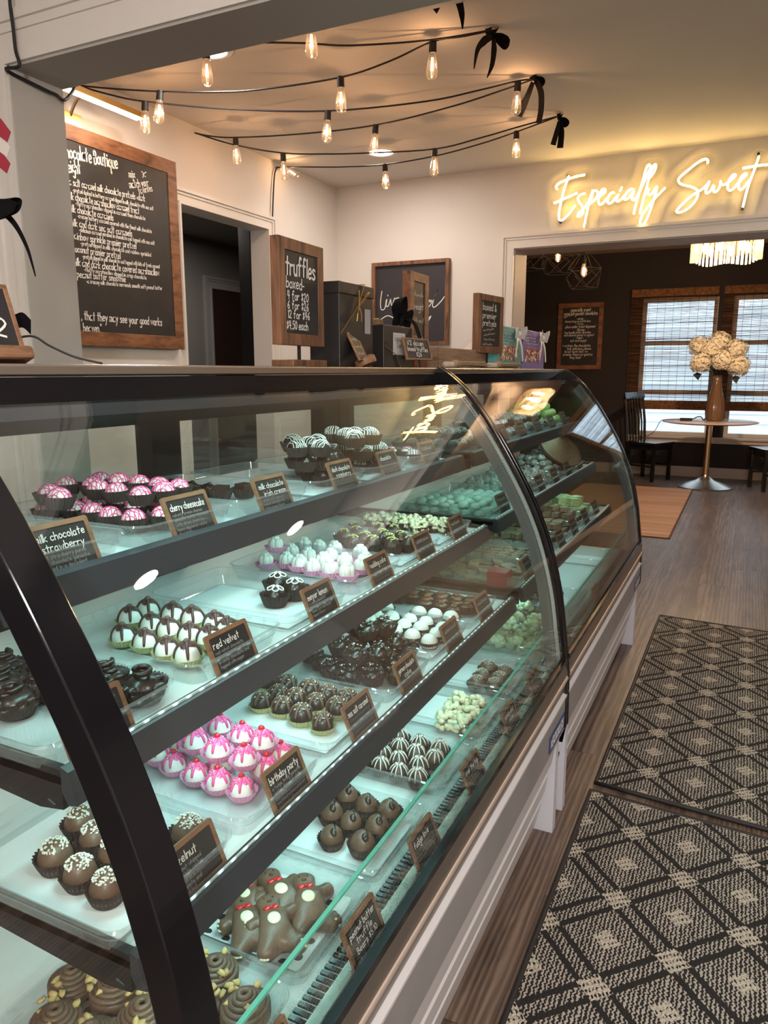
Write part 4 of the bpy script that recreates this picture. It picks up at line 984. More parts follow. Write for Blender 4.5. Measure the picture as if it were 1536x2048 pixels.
price_sign(1, 0.857, S1X, Z1, ['cherry cheesecake'], ['velvety cream cheese', 'ganache center flavored', 'with dried cherries +', 'hand dipped in white', 'chocolate'], 'cherry cheesecake price sign on top shelf')
price_sign(1, 1.076, S1X, Z1, ['milk chocolate', '  irish cream'], ['velvety soft ganache', 'center infused with', 'irish cream flavor', '~'], 'milk chocolate irish cream price sign on top shelf')
price_sign(1, 1.330, S1X, Z1, ['dark chocolate', '  raspberry'], sc(4), 'dark chocolate raspberry price sign on top shelf')
price_sign(1, 1.552, S1X, Z1, ['chocolate'], sc(5), 'price sign headed chocolate, before the white-striped truffles')
price_sign(1, 1.794, S1X, Z1, ['~'], sc(5), 'last price sign at the far end of the top shelf, pale in the glare')
price_sign(2, 0.585, S2X, Z2, ['~', '~'], sc(3), 'price sign behind the thick black frame, second shelf')
price_sign(2, 0.846, S2X, Z2, ['red velvet'], ['red velvet chocolate', 'ganache center enrobed', 'in white chocolate and', 'topped with sugar'], 'red velvet price sign on second shelf')
price_sign(2, 1.105, S2X, Z2, ['meyer lemon'], ['a white chocolate', 'ganache center with', 'lemon zest and meyer', 'lemon flavor'], 'meyer lemon price sign on second shelf')
price_sign(2, 1.346, S2X, Z2, ['wedding cake'], sc(5), 'wedding cake price sign on second shelf')
price_sign(2, 1.584, S2X, Z2, ['~'], sc(5), 'price sign beside the yellow-crumbed domes, second shelf')
price_sign(2, 1.814, S2X, Z2, ['~'], sc(5), 'last price sign on second shelf, before the white clusters')
price_sign(3, 0.645, S3X, Z3s, ['hazelnut'], ['hazelnut whipped', 'chocolate center', 'dipped in a smooth', 'chocolate and', 'sprinkled'], 'hazelnut price sign on third shelf')
price_sign(3, 0.857, S3X, Z3s, ['birthday party'], ['a fudge, lovely ganache', 'center dipped in white', 'chocolate', '~', '~'], 'birthday party price sign on third shelf')
price_sign(3, 1.096, S3X, Z3s, ['sea salt caramel'], sc(5), 'sea salt caramel price sign on third shelf')
price_sign(3, 1.307, S3X, Z3s, ['german chocolate', '    cake'], sc(4), 'german chocolate cake price sign on third shelf')
price_sign(3, 1.558, S3X, Z3s, ['~'], sc(5), 'price sign before the smooth white domes, third shelf')
price_sign(3, 1.793, S3X, Z3s, ['~'], sc(5), 'price sign before the pecan chocolates, third shelf')
D = 0.4535; DX = -0.438
price_sign(4, 0.610, DX, D, ['chocolate'], sc(4), 'price sign on the case floor nearest the entrance, mostly cut off')
price_sign(4, 0.855, DX, D, ['peanut butter', '   truffle'], ['^Bears $5.10', '', '^3oz.   ea.'], 'peanut butter truffle bears price sign on the case floor')
price_sign(4, 1.090, DX, D, ['fudge love'], sc(5), 'fudge love price sign on the case floor')
price_sign(4, 1.350, DX, D, ['over the top'], sc(5), 'over the top price sign on the case floor')
price_sign(4, 1.622, DX, D, ['german choc', '    cake'], sc(3), 'price sign on the case floor before the white clusters')
price_sign(4, 1.850, DX, D, ['~'], sc(5), 'price sign on the case floor before the dusted domes')

# ------------------------------------------------------------------ second case: dimmer goods
def tray2(shelf, y, label, liner=False): tray(shelf, 0, label, liner, y=y)
Y2 = [2.19, 2.422, 2.656, 2.89, 3.124, 3.358]
ORD = ['nearest', 'second', 'third', 'fourth', 'fifth', 'sixth']
SHN = {1: 'top shelf', 2: 'second shelf', 3: 'third shelf', 4: 'floor'}
for sh in (1, 2, 3, 4):
    for k, y in enumerate(Y2):
        if sh == 4 and k in (3, 4): continue
        tray2(sh, y, '%s tray on the %s of the farther display case' % (ORD[k], SHN[sh]), liner=(sh == 4))
for sh, x, z in ((1, S1X, Z1), (2, S2X, Z2), (3, S3X, Z3s)):
    for k, y in enumerate(Y2):
        price_sign(sh, y + 0.03, x, z, ['~'], sc(5), '%s price sign along the %s of the farther case' % (ORD[k], SHN[sh]))
for k, y in enumerate((2.22, 2.75)):
    price_sign(4, y, DX, D, ['~'], sc(4), '%s price sign on the floor of the farther case' % ORD[k])
def heap(name, key, desc, where, shelf, y, nx, ny, layers, pitch, rise, cat='chocolate', scale=1.0, x0=None, dz=0.005):
    pts = []
    for l in range(layers):
        ax, ay = nx - l, ny - l
        for i in range(ax):
            for j in range(ay):
                pts.append(((SH_X[shelf] if x0 is None else x0) + (i - (ax - 1) / 2) * pitch + RND.uniform(-.003, .003), y + (j - (ay - 1) / 2) * pitch + RND.uniform(-.003, .003), SH_Z[shelf] + dz + l * rise))
    lay(name, key, desc, where, pts, cat, scale=scale, mind=pitch * .9 / scale)
for key_, nm_, ds, wh, sh, k, ax, ay, lay_n, pt, ri, ct, sl in (
    ('stripe_dark', 'striped_dark_truffle', 'white-striped dark truffle', 'farther case top tray one', 1, 0, 5, 4, 2, .047, .030, 'chocolate', 1.0),
    ('mellow', 'mellow_dome', 'smooth white dome', 'farther case top tray two', 1, 1, 5, 4, 1, .047, .03, 'chocolate', 1.0),
    ('stripe_white', 'striped_white_truffle', 'dark-striped white dome', 'farther case top tray three', 1, 2, 5, 4, 2, .047, .030, 'chocolate', 1.0),
    ('stripe_dark', 'striped_dark_truffle', 'white-striped dark truffle', 'farther case top tray four', 1, 3, 5, 4, 2, .047, .030, 'chocolate', 1.0),
    ('stripe', 'striped_truffle', 'brown truffle with white stripes', 'farther case top tray five', 1, 4, 5, 4, 2, .047, .030, 'chocolate', 1.0),
    ('lime', 'lime_candy', 'lime green candy ball', 'farther case top tray six', 1, 5, 6, 5, 3, .040, .030, 'candy', 1.15),
    ('mintdrop', 'mint_drop', 'pale green mint drop', 'farther case second tray one', 2, 0, 6, 5, 2, .037, .017, 'candy', 1.0),
    ('mintdrop', 'mint_drop', 'pale green mint drop', 'farther case second tray two', 2, 1, 6, 5, 1, .037, .017, 'candy', 1.0),
    ('swirl_twist', 'swirled_candy', 'mottled cream and brown candy', 'farther case second tray three', 2, 2, 6, 5, 2, .036, .0195, 'candy', 1.0),
    ('swirl_twist', 'swirled_candy', 'mottled cream and brown candy', 'farther case second tray four', 2, 3, 6, 5, 2, .036, .0195, 'candy', 1.0),
    ('swirl_twist', 'swirled_candy', 'mottled cream and brown candy', 'farther case second tray five', 2, 4, 6, 5, 4, .036, .0195, 'candy', 1.0),
    ('swirl_twist', 'swirled_candy', 'mottled cream and brown candy', 'farther case second tray six', 2, 5, 6, 5, 5, .036, .0195, 'candy', 1.0),
    ('bark', 'chocolate_bark', 'piece of tan chocolate bark', 'farther case third tray one', 3, 0, 5, 4, 2, .05, .014, 'chocolate', 1.0),
    ('square_brown', 'square_chocolate', 'lumpy tan square', 'farther case third tray two', 3, 1, 6, 4, 1, .042, .024, 'chocolate', 1.0),
    ('square_brown', 'square_chocolate', 'lumpy tan square', 'farther case third tray three', 3, 2, 6, 4, 2, .042, .024, 'chocolate', 1.0),
    ('square_brown', 'square_chocolate', 'lumpy tan square', 'farther case third tray four', 3, 3, 6, 4, 2, .042, .024, 'chocolate', 1.0),
    ('square_brown', 'square_chocolate', 'lumpy tan square', 'farther case third tray five', 3, 4, 6, 4, 3, .042, .024, 'chocolate', 1.0),
    ('square', 'pistachio_square', 'green speckled square', 'farther case third tray six', 3, 5, 4, 3, 2, .060, .037, 'sweet', 1.0)):
    heap(nm_, key_, ds, wh, sh, Y2[k], ax, ay, lay_n, pt, ri, ct, sl)
heap('popcorn_cluster', 'popcorn', 'big white popcorn cluster', 'farther case floor tray one', 4, Y2[0], 4, 3, 3, 0.064, 0.052, 'sweet', 0.86, x0=-0.61)
heap('chocolate_lump', 'brownlump', 'lumpy brown chocolate', 'farther case floor tray two', 4, Y2[1], 3, 3, 1, 0.064, 0.03, x0=-0.66)
heap('chocolate_lump', 'brownlump', 'lumpy brown chocolate', 'farther case floor tray three', 4, Y2[2], 3, 3, 1, 0.064, 0.03, x0=-0.66)
# shallow round basket lying tilted on the second shelf, and a red box on the third
bk = thing('basket', 'shallow round wicker basket tilted on the farther case second shelf', 'basket', (-0.735, 3.235, SH_Z[2] + 0.004))
bk.rotation_euler = (0.0, 0.75, -0.45); bk.location.z += 0.085
mb = MB(); mb.lathe([(0.0, 0.0), (0.075, 0.004), (0.10, 0.03), (0.106, 0.03), (0.08, -0.002), (0.0, -0.006)], 30, cap=False)
o = mb.build('bowl', MAT['wicker_dark'], bk, smooth=True, local=True)
mb = MB()
for k in range(6): mb.tube([((0.080 + 0.005 * k) * math.cos(a), (0.080 + 0.005 * k) * math.sin(a), 0.006 + 0.005 * k) for a in [2 * PI * i / 36 for i in range(36)]], 0.0032, 6, closed=True)
mb.build('woven_rim', MAT['wicker_dark'], bk, smooth=True, local=True)
rb = thing('candy_box', 'small red candy box behind trays on the farther case third shelf', 'box', (-0.60, 2.10, SH_Z[3]))
MB().span(-0.66, -0.60, 2.065, 2.125, SH_Z[3] + .004, SH_Z[3] + 0.05).build('carton', CH['red'], rb, bevel=0.002)

# ------------------------------------------------------------------ things standing on the counter
CT = TOP_Z
def hang_sign(name, label, cat, c, w, h, fw, yaw, mat, bw=None, th=0.022, tilt=0.0, group=None):
    """framed chalkboard: c = bottom centre, front faces +x before the yaw"""
    t = thing(name, label, cat, c, group); t.rotation_euler = (0, -tilt, yaw)
    fr = plate_frame(w, h, fw, th, 0.001, bw=bw).build('frame', mat, t, local=True, bevel=0.0015)
    b = board(w, h, fw, th * 0.35, th * 0.88, bw).build('board', MAT['chalkboard'], t, local=True)
    return t, b, th * 0.88 + 0.0003
def chalk(b, lines, x, mat='chalk', name='chalk_writing'):
    """lines: (text, y_left, z_base, cap height, width or None)"""
    mb = MB()
    for L in lines:
        s, y, z, h = L[:4]; w = L[4] if len(L) > 4 else None; rise = L[5] if len(L) > 5 else 0
        if s == '~': scrawl(mb, (x, y, z), (0, math.cos(rise), math.sin(rise)), (0, -math.sin(rise), math.cos(rise)), h * .8, w); continue
        write(mb, s, (x, y, z), (0, math.cos(rise), math.sin(rise)), (0, -math.sin(rise), math.cos(rise)), h, w=w, pen=0.12 if h > .02 else 0.14, slant=0.05, jit=0.03, seg=3 if h > .03 else 2)
    mb.build(name, MAT[mat], b, local=True)

def face_yaw(u0, u1, x=-1.0):  # yaw so that the plate spans two measured image columns
    return 0
# truffles sign on its post
X0 = -1.0
t, b, bx = hang_sign('standing_sign', 'truffles price board in dark wooden frame standing on a wooden base', 'sign', (-1.0, 1.565, 1.365), 0.208, 0.240, 0.027, 0.03, MAT['frame_wood'], bw=0.027, th=0.024)
chalk(b, [('truffles', -.072, .160, .042, .140), ('boxed-', -.072, .130, .025, .085), ('4 for $20', -.068, .104, .020, .100), ('6 for $26', -.068, .083, .019, .100), ('12 for $46', -.068, .062, .019, .104), ('$4.50 each', -.073, .037, .020, .100)], bx)
MB().box((0.010, 0, -0.020), (0.006, 0.007, 0.050)).build('post', MAT['black_mat'], t, local=True)
MB().box((0.010, 0.005, -0.0415), (0.060, 0.165, 0.016)).build('base', MAT['frame_wood'], t, local=True, bevel=0.002)
# tall black box with gold cord
MB_BOX = M('black_card', (0.018, 0.016, 0.016), 0.4)
t = thing('gift_box', 'tall black gift box tied with gold cord beside the truffles board', 'box', (-1.0, 1.80, CT))
MB().span(-1.045, -0.955, 1.705, 1.895, CT, 1.505).build('carton', MB_BOX, t, bevel=0.002)
MB().span(-1.048, -0.952, 1.702, 1.898, 1.500, 1.530).build('lid', MB_BOX, t, bevel=0.002)
mb = MB(); g = 0.0016
mb.tube([(-0.950, 1.702, 1.40), (-0.950, 1.80, 1.475), (-0.950, 1.835, 1.533), (-1.0, 1.835, 1.533), (-1.05, 1.835, 1.533)], g, 6)
for s in (-1, 1):
    mb.tube(cr([(-0.950, 1.802, 1.475), (-0.945, 1.805 + .02 * s + .01, 1.505), (-0.945, 1.825 + .03 * s, 1.512), (-0.948, 1.802, 1.475)], 5), g, 6)
    mb.tube(cr([(-0.950, 1.802, 1.475), (-0.947, 1.80 + .01 * s, 1.455), (-0.948, 1.80 + .013 * s, 1.435)], 4), g, 6)
mb.build('gold_cord', MAT['gold'], t)
MB().span(-0.9548, -0.9540, 1.845, 1.878, 1.405, 1.470).build('label_card', M('grey_card', (0.34, 0.34, 0.35), 0.7), t)
# small board leaning on a wooden stand
t, b, bx = hang_sign('small_chalkboard', 'small chalkboard tag leaning on a round wooden stand before the tall black box', 'sign', (-0.93, 1.785, 1.330), 0.072, 0.082, 0.006, 0.15, MAT['sign_wood'], th=0.006, tilt=0.45)
chalk(b, [('~', -.028, .056, .014, .052), ('~', -.028, .036, .012, .054), ('~', -.026, .016, .013, .045)], bx)
MB().lathe([(0.0, -0.012), (0.028, -0.012), (0.030, -0.006), (0.030, 0.006), (0.026, 0.010), (0.0, 0.010)], 24, (0.0, 0.020, 0.0)).build('stand', MAT['sign_wood'], t, smooth=True, angle=40, local=True)
# black gift box with label and bow
t = thing('gift_box', 'short black gift box with white label and black ribbon bow', 'box', (-0.99, 2.08, CT))
MB().span(-1.075, -0.950, 1.955, 2.155, CT, 1.436).build('carton', MB_BOX, t, bevel=0.002)
lb = MB().span(-0.9496, -0.9490, 2.015, 2.100, 1.352, 1.416).build('label_card', M('pale_card', (0.55, 0.54, 0.55), 0.7), t)
mb = MB(); write(mb, 'Especially', (-0.9488, 2.025, 1.392), (0, 1, 0), (0, 0, 1), 0.016, w=0.065, pen=.08); write(mb, 'Sweet', (-0.9488, 2.040, 1.372), (0, 1, 0), (0, 0, 1), 0.016, w=0.04, pen=.08)
mb.build('lettering', MAT['black_mat'], lb)
MB().tube([(-0.9480, 1.957, 1.378), (-0.9480, 2.035, 1.352), (-0.9480, 2.065, 1.316)], 0.0012, 6).build('silver_cord', M('silver_cord', (0.6, 0.58, 0.55), 0.3, 1.0), t)

def ribbon(path, w, side=(0, 1, 0), th=0.0008):
    side = Vector(side).normalized(); mb = MB(); rows = []
    for i, p in enumerate(path):
        ww = w[i] if isinstance(w, (list, tuple)) else w
        rows.append([Vector(p) - side * ww / 2, Vector(p), Vector(p) + side * ww / 2])
    mb.strip(rows); return mb
def bow_tie(parent, c, s, mat, tails, wide, side=(0.3, 0, 1), out=(1, 0, 0)):
    """loops lie along y; out = direction the bow faces"""
    c = Vector(c); out = Vector(out)
    for k in (-1, 1):
        P = cr([c, c + Vector((0, k * .45 * s, .22 * s)) + out * .12 * s, c + Vector((0, k * 1.0 * s, .30 * s)) + out * .22 * s, c + Vector((0, k * 1.05 * s, -.02 * s)) + out * .2 * s, c + Vector((0, k * .5 * s, -.08 * s)) + out * .16 * s, c + out * .06 * s], 5)
        n = len(P); ribbon(P, [wide * (0.45 + 0.55 * math.sin(PI * i / (n - 1))) for i in range(n)], side).build('loop', mat, parent, smooth=True)
    for tl in tails:
        ribbon(cr([c + Vector(q) for q in tl], 6), wide * 0.8, (0, 0.8, 0.6) if abs(tl[-1][1]) > abs(tl[-1][2]) else (0, 1, 0.15)).build('tail', mat, parent, smooth=True)
    MB().blob(c + out * .05 * s, (wide * .35, wide * .4, wide * .42), 9, 6, 0.08).build('knot', mat, parent, smooth=True)
bow_tie(t, (-0.985, 2.135, 1.458), 0.062, MAT['ribbon'], [[(0, 0, 0), (.03, .03, .0), (.045, .055, -.05), (.05, .06, -.115)], [(0, 0, 0), (.02, -.03, .01), (.03, -.05, -.02)]], 0.036)
ribbon(cr([(-0.985, 2.135, 1.46), (-0.98, 2.105, 1.50), (-0.975, 2.13, 1.525), (-0.98, 2.150, 1.49), (-0.985, 2.135, 1.46)], 5), 0.034, (1, 0, .2)).build('loop', MAT['ribbon'], t, smooth=True)
# woven basket behind the boxes
t = thing('wicker_basket', 'upright woven wicker basket behind the short black gift box', 'basket', (-1.10, 2.10, CT))
mb = MB(); n = 30
for i in range(n):
    y = 2.02 + 0.26 * i / (n - 1); mb.tube([(-1.12 + 0.004 * (i % 2), y, CT), (-1.115 + 0.004 * (i % 2), y + 0.002, 1.455)], 0.0042, 6)
mb.build('stakes', MAT['wicker'], t, smooth=True)
mb = MB()
for k, z in enumerate((1.325, 1.35, 1.375, 1.40, 1.425, 1.45, 1.460, 1.468)):
    mb.tube([(-1.118 + 0.007 * math.sin(i * PI + k * PI), 2.015 + 0.27 * i / 30, z + 0.002 * math.sin(i)) for i in range(31)], 0.005 if k < 6 else 0.007, 6)
mb.tube([(-1.118, 2.015, 1.466), (-1.18, 2.02, 1.466), (-1.18, 2.28, 1.466), (-1.118, 2.285, 1.466)], 0.007, 6)
mb.build('weave', MAT['wicker'], t, smooth=True)
# half dozen sign
t, b, bx = hang_sign('small_chalkboard', 'half dozen boxed truffles chalkboard sign on a thin post', 'sign', (-0.915, 2.125, 1.336), 0.152, 0.068, 0.006, -0.12, MAT['sign_wood'], th=0.008, tilt=0.25)
chalk(b, [('1/2 dozen', -.062, .046, .015, .10, -.02), ('boxed truffles', -.064, .028, .014, .122, -.02), ('$26', -.018, .011, .014, .034)], bx)
MB().box((0.002, 0, -0.012), (0.005, 0.005, 0.03)).build('post', MAT['black_mat'], t, local=True)
# tall narrow sign turned edge on
t, b, bx = hang_sign('standing_sign', 'tall narrow chalkboard in reddish wooden frame turned nearly edge on', 'sign', (-1.06, 2.40, 1.345), 0.175, 0.285, 0.030, 0.04, MAT['frame_red'], bw=0.034, th=0.030)
chalk(b, [('~', -.048, .205, .024, .096), ('weight', -.048, .165, .022, .092), ('~', -.048, .120, .024, .092), ('~', -.048, .070, .014, .09), ('~', -.048, .045, .014, .09)], bx)
MB().box((0.010, 0, -0.014), (0.05, 0.12, 0.034)).build('base', MAT['frame_red'], t, local=True)
# long wooden box with white cards
t = thing('wooden_planter', 'long low wooden box holding white cards on the counter', 'box', (-1.04, 2.76, CT))
MB().span(-1.075, -1.065, 2.50, 3.04, CT, 1.388).span(-1.005, -0.995, 2.50, 3.04, CT, 1.388).span(-1.065, -1.005, 2.50, 2.51, CT, 1.388).span(-1.065, -1.005, 3.03, 3.04, CT, 1.388).span(-1.065, -1.005, 2.51, 3.03, CT, CT + .01).build('box_body', MAT['pale_wood'], t, bevel=0.0015)
cd = thing('card_stack', 'white cards leaning in the long wooden box', 'cards', (-1.03, 2.90, CT + 0.01))
MB().prism([(2.72, 1.325), (3.02, 1.325), (3.02, 1.416), (2.99, 1.42)], -1.055, -1.020, 'x').build('cards', MAT['satin'], cd)
# bead garland with two jute tassels
t = thing('bead_garland', 'pale wooden bead garland with jute tassels lying on the counter edge', 'garland', (-0.90, 2.45, CT))
for y0, n in ((2.225, 4), (2.66, 5)):
    for k in range(n): MB().blob((-0.865, y0 + 0.0185 * k, CT + 0.0105), 0.0102, 14, 9).build('bead', MAT['bead'], t, smooth=True)
for y0 in (2.31, 2.765):
    mb = MB()
    for k in range(46):
        a = RND.uniform(0, 2 * PI); q = math.sqrt(RND.random()); L = RND.uniform(.20, .27); f = RND.uniform(.8, 1.6)
        P = [(-0.87 + .012 * q * math.cos(a) * (1 + f * s * .9), y0 + .04 + L * s, CT + 0.013 + .009 * q * math.sin(a) * (1 + .2 * s) - .001 * s) for s in (0, .35, .7, 1)]
        mb.tube(P, 0.0016, 4)
    mb.build('tassel', MAT['rope'], t); MB().lathe([(0.003, 0), (0.013, 0.004), (0.014, 0.03), (0.010, 0.045)], 14, (0, 0, 0)).build('tassel_cap', MAT['rope'], t, local=False).matrix_basis = Matrix.Translation((-0.87, y0, CT + 0.014)) @ Matrix.Rotation(-PI / 2, 4, 'X')
# boxed premier pretzels sign
t, b, bx = hang_sign('standing_sign', 'boxed premier pretzels chalkboard standing before the pretzel cartons', 'sign', (-1.0, 3.02, 1.378), 0.235, 0.232, 0.026, -0.14, MAT['frame_wood'], bw=0.030, th=0.026)
chalk(b, [('boxed &', -.075, .170, .028, .13), ('premier', -.075, .138, .024, .13), ('pretzels', -.075, .108, .024, .13), ('~', -.07, .084, .014, .10, .1), ('~', -.06, .066, .013, .10, .1), ('~', -.06, .050, .012, .10), ('~', -.070, .030, .015, .09)], bx)
MB().box((0.010, 0, -0.032), (0.006, 0.008, 0.066)).build('post', MAT['black_mat'], t, local=True)
MB().box((0.010, 0, -0.058), (0.06, 0.14, 0.010)).build('base', MAT['frame_wood'], t, local=True)
# pretzel cartons with white bows
def pretzel(label, y0, y1, col, lines):
    t = thing('pretzel_carton', label, 'box', (-1.02, (y0 + y1) / 2, CT), 'pretzel cartons')
    ca = MB().span(-1.06, -0.985, y0, y1, CT, 1.500).build('carton', M('carton_' + label.split()[0], col, 0.4), t, bevel=0.002)
    mb = MB()
    for s, z, h, w in lines: write(mb, s, (-0.9845, y0 + 0.03, z), (0, 1, 0), (0, 0, 1), h, w=w, pen=.14, seg=3)
    mb.build('lettering', MAT['satin'], ca)
    for key, cnt in (('red', 40), ('ivory', 34), ('tan', 34)):
        mb = MB()
        for _ in range(cnt): mb.blob((-0.985, RND.uniform(y0 + .05, y1 - .06), RND.uniform(CT + .04, CT + .10)), (0.003, 0.012, 0.008), 7, 5)
        mb.build('printed_candy', CH[key], ca)
    bow_tie(t, (-0.975, y1 - 0.10, 1.470), 0.075, MAT['satin'], [[(0, 0, 0), (.01, -.04, -.04), (.012, -.07, -.10)], [(0, 0, 0), (.01, .03, -.05), (.012, .05, -.12)]], 0.036)
    ribbon([(-0.983, y1 - 0.10, 1.502), (-0.982, y1 - 0.10, 1.48)], 0.03).build('band', MAT['satin'], t)
pretzel('teal pretzel rods carton with white bow on the counter', 3.13, 3.52, (0.10, 0.36, 0.36), [('PREMIUM', 1.475, .011, .12), ('PRETZEL', 1.440, .028, .22), ('RODS', 1.405, .026, .16)])
pretzel('purple pretzels carton with white bow at the counter end', 3.545, 3.96, (0.20, 0.13, 0.40), [('PREMIUM', 1.475, .011, .12), ('PRETZELS', 1.435, .030, .27)])
# near end of the counter: tilted board, glass jar, dish, ribbons
t, b, bx = hang_sign('small_chalkboard', 'tilted chalkboard tag on a wooden block at the near counter end', 'sign', (-1.02, 0.735, 1.330), 0.150, 0.110, 0.008, -0.10, MAT['sign_wood'], th=0.008, tilt=0.35)
chalk(b, [('02', .012, .034, .030, .045, -.25)], bx)
MB().box((0.0, 0.035, -0.004), (0.05, 0.085, 0.022)).build('block', MAT['sign_wood'], t, local=True, bevel=0.006)
t = thing('ribbon_bow', 'black ribbon bow with long curling tail at the near counter end', 'bow', (-1.12, 0.84, 1.50))
P = [onx(u, v, -1.12) for u, v in ((-25, 400), (0, 404), (20, 396), (34, 402), (28, 424), (5, 436), (-25, 446))]
mb = MB(); rows = [[p + Vector((0.012, 0, 0)), p, p + Vector((-0.012, 0, 0))] for p in cr(P, 4)]
mb.strip(rows); mb.build('loop', MAT['ribbon'], t, smooth=True)
Pq = [onx(u, v, -1.11) for u, v in ((-20, 398), (10, 398), (31, 404), (24, 424), (6, 434), (-20, 444))]
mb = MB(); mb.add([p + Vector((0.004, 0, 0)) for p in Pq] + [p - Vector((0.004, 0, 0)) for p in Pq], [tuple(range(6)), tuple(range(11, 5, -1))] + [(i, i + 6, (i + 1) % 6 + 6, (i + 1) % 6) for i in range(6)]); mb.build('loop', MAT['ribbon'], t)
P = cr([onx(u, v, -1.12) for u, v in ((-10, 425), (12, 430), (34, 455), (54, 495), (65, 530), (71, 553))], 5)
ribbon(P, [0.012 * (1 - 0.8 * i / (len(P) - 1)) for i in range(len(P))], (0.5, 0.4, 0.6)).build('tail', MAT['ribbon'], t, smooth=True)
t = thing('serving_dish', 'small white footed dish tied with black ribbon at counter end', 'dish', (-1.10, 0.785, 1.375))
MB().lathe([(0.0, 0.0), (0.03, 0.0), (0.055, 0.012), (0.060, 0.022), (0.057, 0.022), (0.03, 0.006), (0.0, 0.004)], 28, (-1.10, 0.785, 1.375)).build('bowl', M('porcelain', (0.6, 0.58, 0.56), 0.15), t, smooth=True)
MB().lathe([(0.035, -0.060), (0.015, -0.045), (0.013, 0.0)], 20, (-1.10, 0.785, 1.375)).build('stem', M('porcelain_stem', (0.6, 0.58, 0.56), 0.2), t, smooth=True)
P = cr([onx(u, v, -1.06) for u, v in ((0, 640), (25, 645), (45, 640), (62, 655))], 5)
ribbon(P, 0.024, (0, 0.1, 1)).build('ribbon_tail', MAT['ribbon'], t, smooth=True)
t = thing('glass_jar', 'tall clear glass jar standing behind the near chalkboard tag', 'jar', (-1.16, 0.80, CT))
MB().lathe([(0.0, 0.0), (0.058, 0.0), (0.062, 0.01), (0.062, 0.27), (0.05, 0.30), (0.05, 0.31)], 32, (-1.185, 0.735, 1.398), cap=False).build('glass_body', MAT['acrylic'], t, smooth=True)
MB().lathe([(0.0, 0.0), (0.03, 0.0), (0.03, 0.082), (0.0, 0.082)], 20, (-1.185, 0.735, CT)).build('stand', MAT['white_shelf'], t)
# power lead lying over the end of the counter
P = cr([onx(-12, 690, -1.05), onx(60, 672, -1.05), onx(100, 692, -1.03), onx(150, 714, -1.0), onx(205, 727, -0.97)], 6)
tag(MB().tube(P, 0.0018, 6).build('power_lead', MAT['black_mat'], smooth=True), 'thin dark lead drooping across the near counter end', 'cable')
# ------------------------------------------------------------------ signs on the walls
t, b, bx = hang_sign('menu_board', 'large chalkboard menu in brown wooden frame on the side wall', 'sign', (XL, 2.37, 1.405), 0.90, 0.83, 0.058, 0.0, MAT['frame_red'], th=0.03)
def mz(x, y): p = onx(100 + x / 4.267, 240 + y / 4.267, XL + bx); return p.y - 2.37, p.z - 1.405
menu = []
for full, seen, a_, e_, h in (
  ('Chocolate Boutique', 'hocolate Boutique', (140, 318), (585, 418), .050), ('by weight', 'eight', (158, 445), (270, 458), .046),
  ('sea salt caramel milk chocolate pretzels +dark', 'a salt caramel milk chocolate pretzels +dark', (165, 553), (815, 697), .027), ('-pretzel dunked in buttery caramel dipped in milk chocolate with sea salt', 0, (195, 613), (885, 772), .0165),
  ('milk chocolate marshmallow caramel treat', 'lk chocolate marshmallow caramel treat', (180, 678), (765, 803), .027), ('-fluffy marshmallow dipped in caramel then chocolate', 0, (218, 727), (815, 857), .0165),
  ('milk chocolate caramels', 'lk chocolate caramels', (195, 785), (545, 860), .027), ('-creamy buttery caramel covered with the finest milk chocolate', 0, (235, 833), (870, 967), .0165),
  ('milk and dark sea salt caramels', 'ilk and dark sea salt caramels', (200, 903), (705, 996), .027), ('-delicious caramel enrobed in chocolate and topped with sea salt', 0, (248, 953), (895, 1067), .0165),
  ('rainbow sprinkle premier pretzel', 'ainbow sprinkle premier pretzel', (207, 1015), (740, 1102), .027), ('-pretzel dipped in milk chocolate and rainbow sprinkled', 0, (262, 1067), (865, 1167), .0165),
  ('coconut premier pretzel', 'oconut premier pretzel', (215, 1125), (605, 1186), .027), ('-pretzel dipped in milk chocolate and topped with bits of fresh coconut', 0, (277, 1180), (940, 1267), .0165),
  ('milk and dark chocolate covered marshmallow', 'ilk and dark chocolate covered marshmallow', (225, 1243), (935, 1330), .029), ('-fluffy marshmallow dipped in crisp chocolate', 0, (292, 1292), (825, 1362), .0165),
  ('peanut butter smoothie', 0, (232, 1342), (650, 1383), .027), ('-a creamy milk chocolate surrounds smooth soft peanut butter', 0, (310, 1392), (960, 1452), .0165),
  ('mix', 0, (675, 488), (733, 492), .030), ('+', 0, (708, 528), (722, 528), .025), ('match your', 0, (682, 582), (855, 562), .032), ('favorites', 0, (760, 632), (885, 603), .028),
  (', that they may see your good works', ', that they may see your good works', (268, 1702), (960, 1756), .034), ('heaven."', 'heaven."', (285, 1806), (445, 1812), .034)):
    (ya, za), (yb_, zb) = mz(*a_), mz(*e_); w = yb_ - ya
    if seen: w *= text_width(full, 1) / text_width(seen, 1)
    menu.append((full, yb_ - w, zb - (zb - za) / (yb_ - ya) * w, h, w, math.atan2(zb - za, yb_ - ya)))
chalk(b, menu, bx)
mb = MB()
for l in ([(780, 440), (800, 455), (792, 490)], [(818, 445), (790, 465), (815, 485)]):
    brush(mb, [Vector((*mz(*q), 0)) for q in l], Vector((bx + .0004, 0, 0)), Vector((0, 1, 0)), Vector((0, 0, 1)), .004)
mb.build('chalk_mark', MAT['chalk'], b, local=True)
